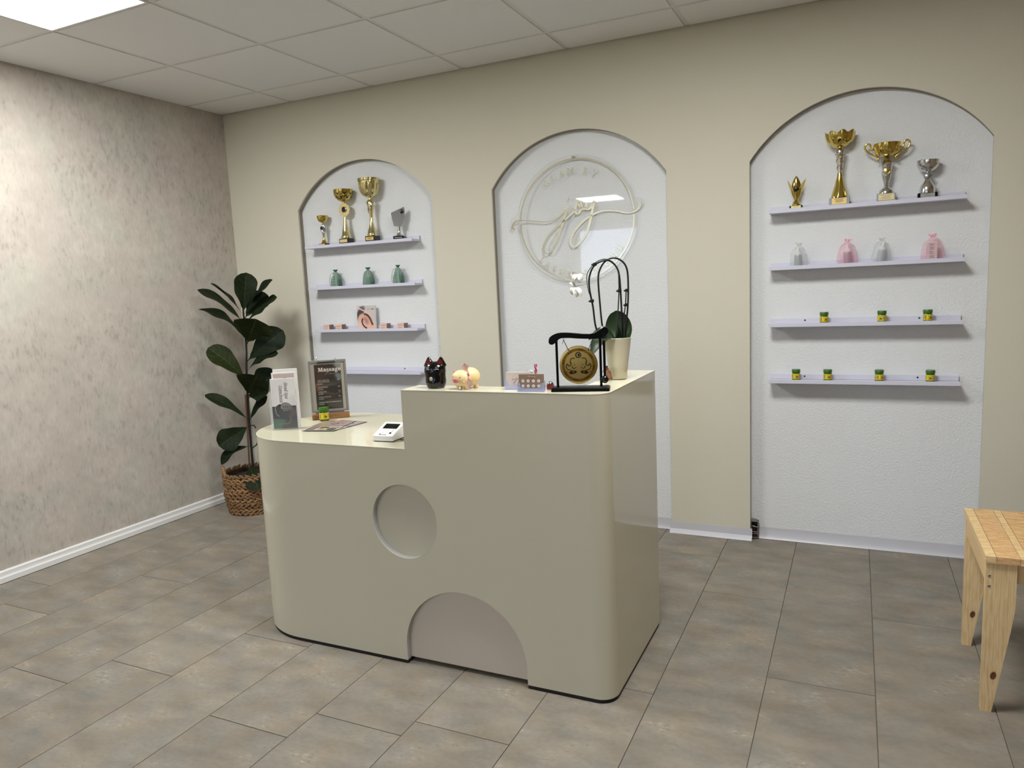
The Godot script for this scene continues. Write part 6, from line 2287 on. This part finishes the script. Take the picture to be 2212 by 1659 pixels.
# ---------------------------------------------------------------- orchid
func orchid() -> void:
	var at := Vector3(3.117, TOP + 0.0004, 1.352)
	var o := at
	var t := thing("orchid", "white orchid with two drooping blooms on black hoops in a cream pot", "potted plant", at)
	var st := begin()
	lathe(st, [Vector2(0.0, 0.0015), Vector2(0.0285, 0.0015), Vector2(0.0305, 0.004), Vector2(0.036, 0.055), Vector2(0.0435, 0.110), Vector2(0.0472, 0.142), Vector2(0.0478, 0.1445), Vector2(0.0470, 0.1455), Vector2(0.0455, 0.1445), Vector2(0.0420, 0.115), Vector2(0.0400, 0.105), Vector2(0.0, 0.105)], 48)
	part("pot", st, mat(Color(0.80, 0.775, 0.68), 0.22), t)
	st = begin()
	lathe(st, [Vector2(0, 0), Vector2(0.0280, 0), Vector2(0.0280, 0.0014), Vector2(0, 0.0014)], 32)
	part("pot_foot", st, M.black, t)
	st = begin()
	lathe(st, [Vector2(0.0425, 0.122), Vector2(0.03, 0.128), Vector2(0.012, 0.130), Vector2(0, 0.131)], 24, Transform3D.IDENTITY, func(a, y): return 1.0 + 0.02 * sin(a * 9))
	part("bark", st, mat(Color(0.10, 0.075, 0.05), 0.95), t)
	# leaves: broad and arching
	var green := mat(Color(0.105, 0.175, 0.075), 0.38)
	green.cull_mode = BaseMaterial3D.CULL_DISABLED
	for l in [
		[Vector3(3.128, 1.150, 1.350), Vector3(3.108, 1.264, 1.330), 0.094, 0.25, -0.10, Vector3(0.1, 0.25, 0.95)],
		[Vector3(3.112, 1.160, 1.362), Vector3(3.050, 1.118, 1.440), 0.062, 0.1, 0.34, Vector3(0.1, 1.0, 0.5)],
		[Vector3(3.112, 1.158, 1.356), Vector3(3.026, 1.166, 1.400), 0.050, 0.0, 0.40, Vector3(0.2, 0.9, 0.6)],
		[Vector3(3.120, 1.156, 1.360), Vector3(3.136, 1.220, 1.400), 0.040, 0.0, -0.15, Vector3(-0.7, 0.2, 0.7)],
	]:
		st = begin()
		orchid_leaf(st, l[0] - o, l[1] - o, l[2], l[4], l[5])
		part("leaf", st, green, t)
	# black support hoops
	var wire := mat(Color(0.02, 0.02, 0.022), 0.35)
	for h in [
		[[3.078, 1.150, 1.372], [3.053, 1.206, 1.389], [3.045, 1.281, 1.393], [3.036, 1.340, 1.397], [3.036, 1.379, 1.398], [3.046, 1.412, 1.393], [3.064, 1.431, 1.384], [3.094, 1.439, 1.370], [3.117, 1.422, 1.359], [3.129, 1.391, 1.353], [3.133, 1.326, 1.352], [3.135, 1.243, 1.350], [3.137, 1.150, 1.350]],
		[[3.088, 1.150, 1.372], [3.073, 1.205, 1.378], [3.066, 1.296, 1.380], [3.063, 1.378, 1.381], [3.071, 1.413, 1.377], [3.088, 1.437, 1.368], [3.112, 1.446, 1.356], [3.135, 1.436, 1.344], [3.151, 1.413, 1.338], [3.156, 1.373, 1.336], [3.154, 1.292, 1.336], [3.148, 1.226, 1.340], [3.141, 1.150, 1.345]],
	]:
		var pts := []
		for q in h:
			pts.append(Vector3(q[0], q[1], q[2]) - o)
		st = begin()
		tube(st, curve(pts, 5), 0.0032, 8)
		part("hoop", st, wire, t)
	var stem_green := mat(Color(0.10, 0.15, 0.05), 0.45)
	var s1 := []
	for q in [[3.113, 1.155, 1.362], [3.122, 1.244, 1.357], [3.127, 1.310, 1.356], [3.129, 1.358, 1.356], [3.127, 1.404, 1.357], [3.113, 1.430, 1.364], [3.090, 1.443, 1.374], [3.064, 1.437, 1.386], [3.044, 1.418, 1.396], [3.031, 1.396, 1.402], [3.029, 1.370, 1.403], [3.033, 1.337, 1.401], [3.037, 1.322, 1.399]]:
		s1.append(Vector3(q[0], q[1], q[2]) - o)
	st = begin()
	var line := curve(s1, 5)
	var rad := []
	for i in line.size():
		rad.append(lerpf(0.0024, 0.0011, float(i) / line.size()))
	tube(st, line, rad, 8)
	part("flower_stem", st, stem_green, t)
	st = begin()
	tube(st, curve([Vector3(3.130, 1.155, 1.350) - o, Vector3(3.141, 1.240, 1.346) - o, Vector3(3.1475, 1.290, 1.344) - o, Vector3(3.150, 1.330, 1.342) - o], 4), 0.0022, 8)
	part("cut_stem", st, stem_green, t)
	for q in [[3.055, 1.427, 1.389], [3.131, 1.333, 1.356], [3.153, 1.333, 1.339], [3.043, 1.302, 1.395], [3.151, 1.283, 1.341]]:
		st = begin()
		var c := Vector3(q[0], q[1], q[2]) - o
		lathe(st, [Vector2(0, -0.0055), Vector2(0.0062, -0.0055), Vector2(0.0068, -0.004), Vector2(0.0068, 0.004), Vector2(0.0062, 0.0055), Vector2(0, 0.0055)], 14, Transform3D(Basis.IDENTITY, c), func(a, y): return 1.0 + 0.12 * sin(a * 6))
		ball(st, c + Vector3(-0.0075, -0.001, 0.003), Vector3(0.0045, 0.0040, 0.0040), 10)
		part("clip", st, M.black, t)
	# two white blooms, seen from the side, petals hanging
	var petal_white := mat(Color(0.82, 0.815, 0.79), 0.6)
	petal_white.cull_mode = BaseMaterial3D.CULL_DISABLED
	petal_white.backlight_enabled = true
	petal_white.backlight = Color(0.4, 0.4, 0.38)
	for f in [[Vector3(2.998, 1.396, 1.417), Vector3(3.029, 1.392, 1.403), 0], [Vector3(2.992, 1.352, 1.420), Vector3(3.030, 1.350, 1.402), 1]]:
		var c: Vector3 = f[0] - o
		st = begin()
		tube(st, curve([f[1] - o, (f[1] - o).lerp(c, 0.5) + Vector3(0, 0.005, 0), c + Vector3(0.002, 0.002, 0)], 5), 0.0009, 6)
		part("pedicel", st, mat(Color(0.55, 0.58, 0.38), 0.5), t)
		var spread := [
			[Vector3(-0.017, 0.002, 0.006), 0.020, Vector3(0.6, -0.3, 0.7)],
			[Vector3(-0.022, -0.020, 0.004), 0.026, Vector3(0.3, 0.5, 0.9)],
			[Vector3(0.000, -0.030, 0.010), 0.024, Vector3(0.5, 0.0, 0.9)],
			[Vector3(0.016, -0.026, -0.004), 0.024, Vector3(0.7, 0.1, 0.7)],
			[Vector3(-0.006, -0.020, 0.016), 0.017, Vector3(0.2, 0.6, 0.8)],
		]
		if f[2] == 1:
			spread = [
				[Vector3(-0.020, 0.016, 0.004), 0.012, Vector3(0.4, 0.6, 0.7)],
				[Vector3(-0.012, -0.026, 0.008), 0.024, Vector3(0.2, 0.2, 0.9)],
				[Vector3(0.006, -0.036, 0.006), 0.026, Vector3(0.5, 0.0, 0.9)],
				[Vector3(0.020, -0.036, -0.004), 0.018, Vector3(0.8, 0.2, 0.6)],
				[Vector3(-0.004, -0.018, 0.014), 0.015, Vector3(0.2, 0.5, 0.8)],
			]
		for p in spread:
			st = begin()
			orchid_leaf(st, c, c + p[0], p[1], 0.22, p[2])
			part("petal", st, petal_white, t)
	# brown trinket beside the pot
	var v := thing("kraft_trinket", "small brown kraft-paper vial tied with a twine bow beside the orchid pot", "trinket", Vector3(3.100, TOP + 0.0044, 1.4045))
	v.rotation = Vector3(0.0, 0.3, 0.22)
	var kraft := mat(Color(0.43, 0.29, 0.19), 0.8)
	st = begin()
	lathe(st, [Vector2(0, 0), Vector2(0.0115, 0), Vector2(0.0125, 0.003), Vector2(0.0120, 0.026), Vector2(0.0070, 0.033), Vector2(0.0078, 0.040), Vector2(0, 0.0405)], 18)
	part("vial", st, kraft, v)
	st = begin()
	lathe(st, [Vector2(0, 0.0406), Vector2(0.0062, 0.0406), Vector2(0.0066, 0.048), Vector2(0, 0.0485)], 16)
	part("cork", st, mat(Color(0.30, 0.19, 0.13), 0.9), v)
	st = begin()
	for s in [-1, 1]:
		tube(st, curve([Vector3(0, 0.032, 0.009), Vector3(s * 0.010, 0.038, 0.010), Vector3(s * 0.014, 0.032, 0.010), Vector3(s * 0.006, 0.030, 0.010), Vector3(0, 0.032, 0.009)], 5), 0.0009, 6)
		tube(st, curve([Vector3(0, 0.032, 0.009), Vector3(s * 0.006, 0.020, 0.0135), Vector3(s * 0.010, 0.008, 0.0125)], 5), 0.0009, 6)
	part("twine_bow", st, mat(Color(0.55, 0.42, 0.30), 0.9), v)
	st = begin()
	box(st, Vector3(-0.004, 0.004, 0.0128), Vector3(0.008, 0.026, 0.0138), 0.0003)
	part("tag", st, mat(Color(0.52, 0.36, 0.25), 0.8), v)


func orchid_leaf(st: SurfaceTool, a: Vector3, b: Vector3, width: float, bend: float, face: Vector3) -> void:
	var length := (b - a).length()
	var dir := (b - a) / length
	var nrm := (face - dir * face.dot(dir)).normalized()
	var side := dir.cross(nrm)
	st.set_smooth_group(next_group())
	var rows := []
	for i in 15:
		var u := i / 14.0
		var w := 0.5 * width * pow(maxf(sin(PI * clampf(0.08 + 0.92 * pow(u, 0.95), 0, 1)), 0.0), 0.5)
		var row := []
		for j in 9:
			var v := j / 4.0 - 1.0
			row.append(a + dir * length * u + side * v * w + nrm * (bend * length * sin(PI * u) + v * v * w * 0.25))
		rows.append(row)
	for i in 14:
		for j in 8:
			quad(st, rows[i][j], rows[i][j + 1], rows[i + 1][j + 1], rows[i + 1][j])
	st.set_smooth_group(-1)


# ---------------------------------------------------------------- pine bench at the right edge
func bench() -> void:
	var t := thing("pine_bench", "unvarnished pine bench with tapered legs at the right edge of the room", "bench", Vector3(4.236, 0, 0.838))
	var w := 0.98
	var d := 0.497
	var h := 0.500
	var pines := []
	for k in 3:
		var m := mat(Color.WHITE, 0.55)
		m.albedo_texture = wood_picture([Color(0.86, 0.73, 0.53), Color(0.85, 0.71, 0.51), Color(0.89, 0.79, 0.60)][k], [Color(0.74, 0.57, 0.37), Color(0.76, 0.59, 0.40), Color(0.80, 0.65, 0.45)][k], 70 + k * 3)
		pines.append(m)
	var x := 0.0
	var k := 0
	var st := begin()
	while x < w - 0.01:
		var x1 := minf(x + [0.028, 0.060, 0.022, 0.066, 0.035, 0.058][k % 6], w)
		st = begin()
		stave(st, x + 0.0002, x1 - 0.0002, h - 0.020, h, 0.0, d, k)
		part("stave", st, pines[[2, 1, 2, 0, 2, 1][k % 6]], t)
		x = x1
		k += 1
	var leg_wood := mat(Color.WHITE, 0.6)
	leg_wood.albedo_texture = leg_picture()
	for q in [[0.003, 1, 0.490], [0.003, 1, 0.048], [w - 0.003, -1, 0.490], [w - 0.003, -1, 0.048]]:
		st = begin()
		var s: int = q[1]
		var hh := h - 0.0203
		var p := PackedVector2Array([Vector2(q[0], 0), Vector2(q[0] + s * 0.029, 0), Vector2(q[0] + s * 0.070, 0.270), Vector2(q[0] + s * 0.079, 0.345), Vector2(q[0] + s * 0.079, hh), Vector2(q[0], hh)])
		extrude(st, p, q[2] - 0.024, q[2])
		var leg := part("leg", st, leg_wood, t)
		for y in [0.405, 0.437]:
			st = begin()
			lathe(st, [Vector2(0.0042, 0), Vector2(0.0036, 0.0010), Vector2(0.0018, 0.0004), Vector2(0, 0.0004)], 14, Transform3D(Basis(Vector3.RIGHT, PI / 2), Vector3(q[0] + s * 0.010, y, q[2] + 0.0001)))
			part("screw", st, M.steel, leg)
	for z in [0.470, 0.026]:
		st = begin()
		box(st, Vector3(0.086, h - 0.086, z - 0.018), Vector3(w - 0.086, h - 0.0203, z), 0.001)
		part("apron", st, pines[2], t)
	for xx in [0.004, w - 0.022]:
		st = begin()
		box(st, Vector3(xx, h - 0.086, 0.050), Vector3(xx + 0.018, h - 0.0203, 0.465), 0.001)
		part("apron", st, pines[2], t)


func stave(st: SurfaceTool, x0: float, x1: float, y0: float, y1: float, z0: float, z1: float, k: int) -> void:
	var u0 := 0.37 * k
	var u1 := u0 + (x1 - x0) / 0.16
	var b := 0.0006
	quad(st, Vector3(x0 + b, y1, z1 - b), Vector3(x1 - b, y1, z1 - b), Vector3(x1 - b, y1, z0 + b), Vector3(x0 + b, y1, z0 + b), Vector2(u0, 1.5), Vector2(u1, 0))
	quad(st, Vector3(x0, y0, z1), Vector3(x1, y0, z1), Vector3(x1 - b, y1, z1 - b), Vector3(x0 + b, y1, z1 - b), Vector2(u0, 0.3), Vector2(u1, 0.2))
	quad(st, Vector3(x1, y0, z0), Vector3(x0, y0, z0), Vector3(x0 + b, y1, z0 + b), Vector3(x1 - b, y1, z0 + b), Vector2(u0, 0.3), Vector2(u1, 0.2))
	quad(st, Vector3(x0, y0, z0), Vector3(x0, y0, z1), Vector3(x0 + b, y1, z1 - b), Vector3(x0 + b, y1, z0 + b), Vector2(0, 0), Vector2(0.1, 1.5))
	quad(st, Vector3(x1, y0, z1), Vector3(x1, y0, z0), Vector3(x1 - b, y1, z0 + b), Vector3(x1 - b, y1, z1 - b), Vector2(0, 0), Vector2(0.1, 1.5))
	quad(st, Vector3(x0, y0, z0), Vector3(x1, y0, z0), Vector3(x1, y0, z1), Vector3(x0, y0, z1), Vector2(u0, 1.5), Vector2(u1, 0))


# long grain with one brown knot low down
func leg_picture() -> ImageTexture:
	var w := 64
	var h := 384
	var im := Image.create(w, h, false, Image.FORMAT_RGB8)
	var n := noise(Vector2i(w, 64), 0.09, 3, 91)
	n.resize(w, h, Image.INTERPOLATE_CUBIC)
	var knot := Vector2(24, 287)
	for y in h:
		for x in w:
			var p := Vector2(x, y)
			var bulge := 9.0 * exp(-pow((y - knot.y) / 34.0, 2)) * signf(x - knot.x) * exp(-absf(x - knot.x) / 14.0)
			var q := x - bulge + 2.0 * sin(y * 0.012)
			var t := 0.5 + 0.5 * sin(q * 0.95 + sin(q * 0.23) * 2.0)
			t = t * 0.42 + (n.get_pixel(x, y).r - 0.5) * 0.7 + 0.1
			im.set_pixel(x, y, Color(0.88, 0.78, 0.60).lerp(Color(0.77, 0.63, 0.43), clampf(t, 0, 1)))
	dab(im, knot, Vector2(6, 10), 0.2, Color(0.33, 0.18, 0.11), 0.35)
	dab(im, knot + Vector2(1, 2), Vector2(3, 5), 0.2, Color(0.42, 0.24, 0.15), 0.6)
	return picture(im)


# ---------------------------------------------------------------- open junction box at the foot of the right niche
func junction_box() -> void:
	var t := thing("junction_box", "small open grey wiring box with coloured wires at the foot of the pillar", "wiring box", Vector3(3.414, 0.0, NICHE + 0.003))
	var grey := mat(Color(0.42, 0.42, 0.42), 0.4)
	var st := begin()
	box(st, Vector3(-0.020, 0.006, 0.0), Vector3(0.015, 0.096, 0.004), 0.0008)
	part("back_plate", st, M.dark, t)
	st = begin()
	for p in [[-0.020, -0.0175, 0.006, 0.096], [0.0125, 0.015, 0.006, 0.096]]:
		box(st, Vector3(p[0], p[2], 0.0042), Vector3(p[1], p[3], 0.034), 0.0008)
	for y in [0.006, 0.0935]:
		box(st, Vector3(-0.0174, y, 0.0042), Vector3(0.0124, y + 0.0025, 0.034), 0.0008)
	part("frame", st, grey, t)
	st = begin()
	tube(st, curve([Vector3(-0.018, 0.0965, 0.020), Vector3(-0.018, 0.107, 0.022), Vector3(0.002, 0.108, 0.022), Vector3(0.010, 0.097, 0.020)], 5), 0.0012, 6)
	tube(st, curve([Vector3(0.0155, 0.085, 0.020), Vector3(0.0185, 0.080, 0.020), Vector3(0.0185, 0.055, 0.020), Vector3(0.0155, 0.050, 0.020)], 5), 0.0011, 6)
	part("wire_clip", st, grey, t)
	var tints := [Color(0.10, 0.17, 0.10), Color(0.75, 0.73, 0.70), Color(0.36, 0.14, 0.09), Color(0.55, 0.55, 0.54), Color(0.42, 0.05, 0.05)]
	for k in 5:
		st = begin()
		var y := 0.082 - k * 0.0165
		tube(st, curve([Vector3(-0.016, y, 0.012), Vector3(-0.006, y + 0.004, 0.024), Vector3(0.006, y - 0.003, 0.022), Vector3(0.0112, y, 0.012)], 5), 0.0034 if k in [0, 4] else 0.0016, 8)
		part("wire", st, mat(tints[k], 0.4), t)
	for y in [0.040, 0.028, 0.066]:
		st = begin()
		box(st, Vector3(-0.0174, y, 0.030), Vector3(0.0124, y + 0.0016, 0.0335), 0.0004)
		part("bar", st, mat(Color(0.60, 0.60, 0.59), 0.35), t)
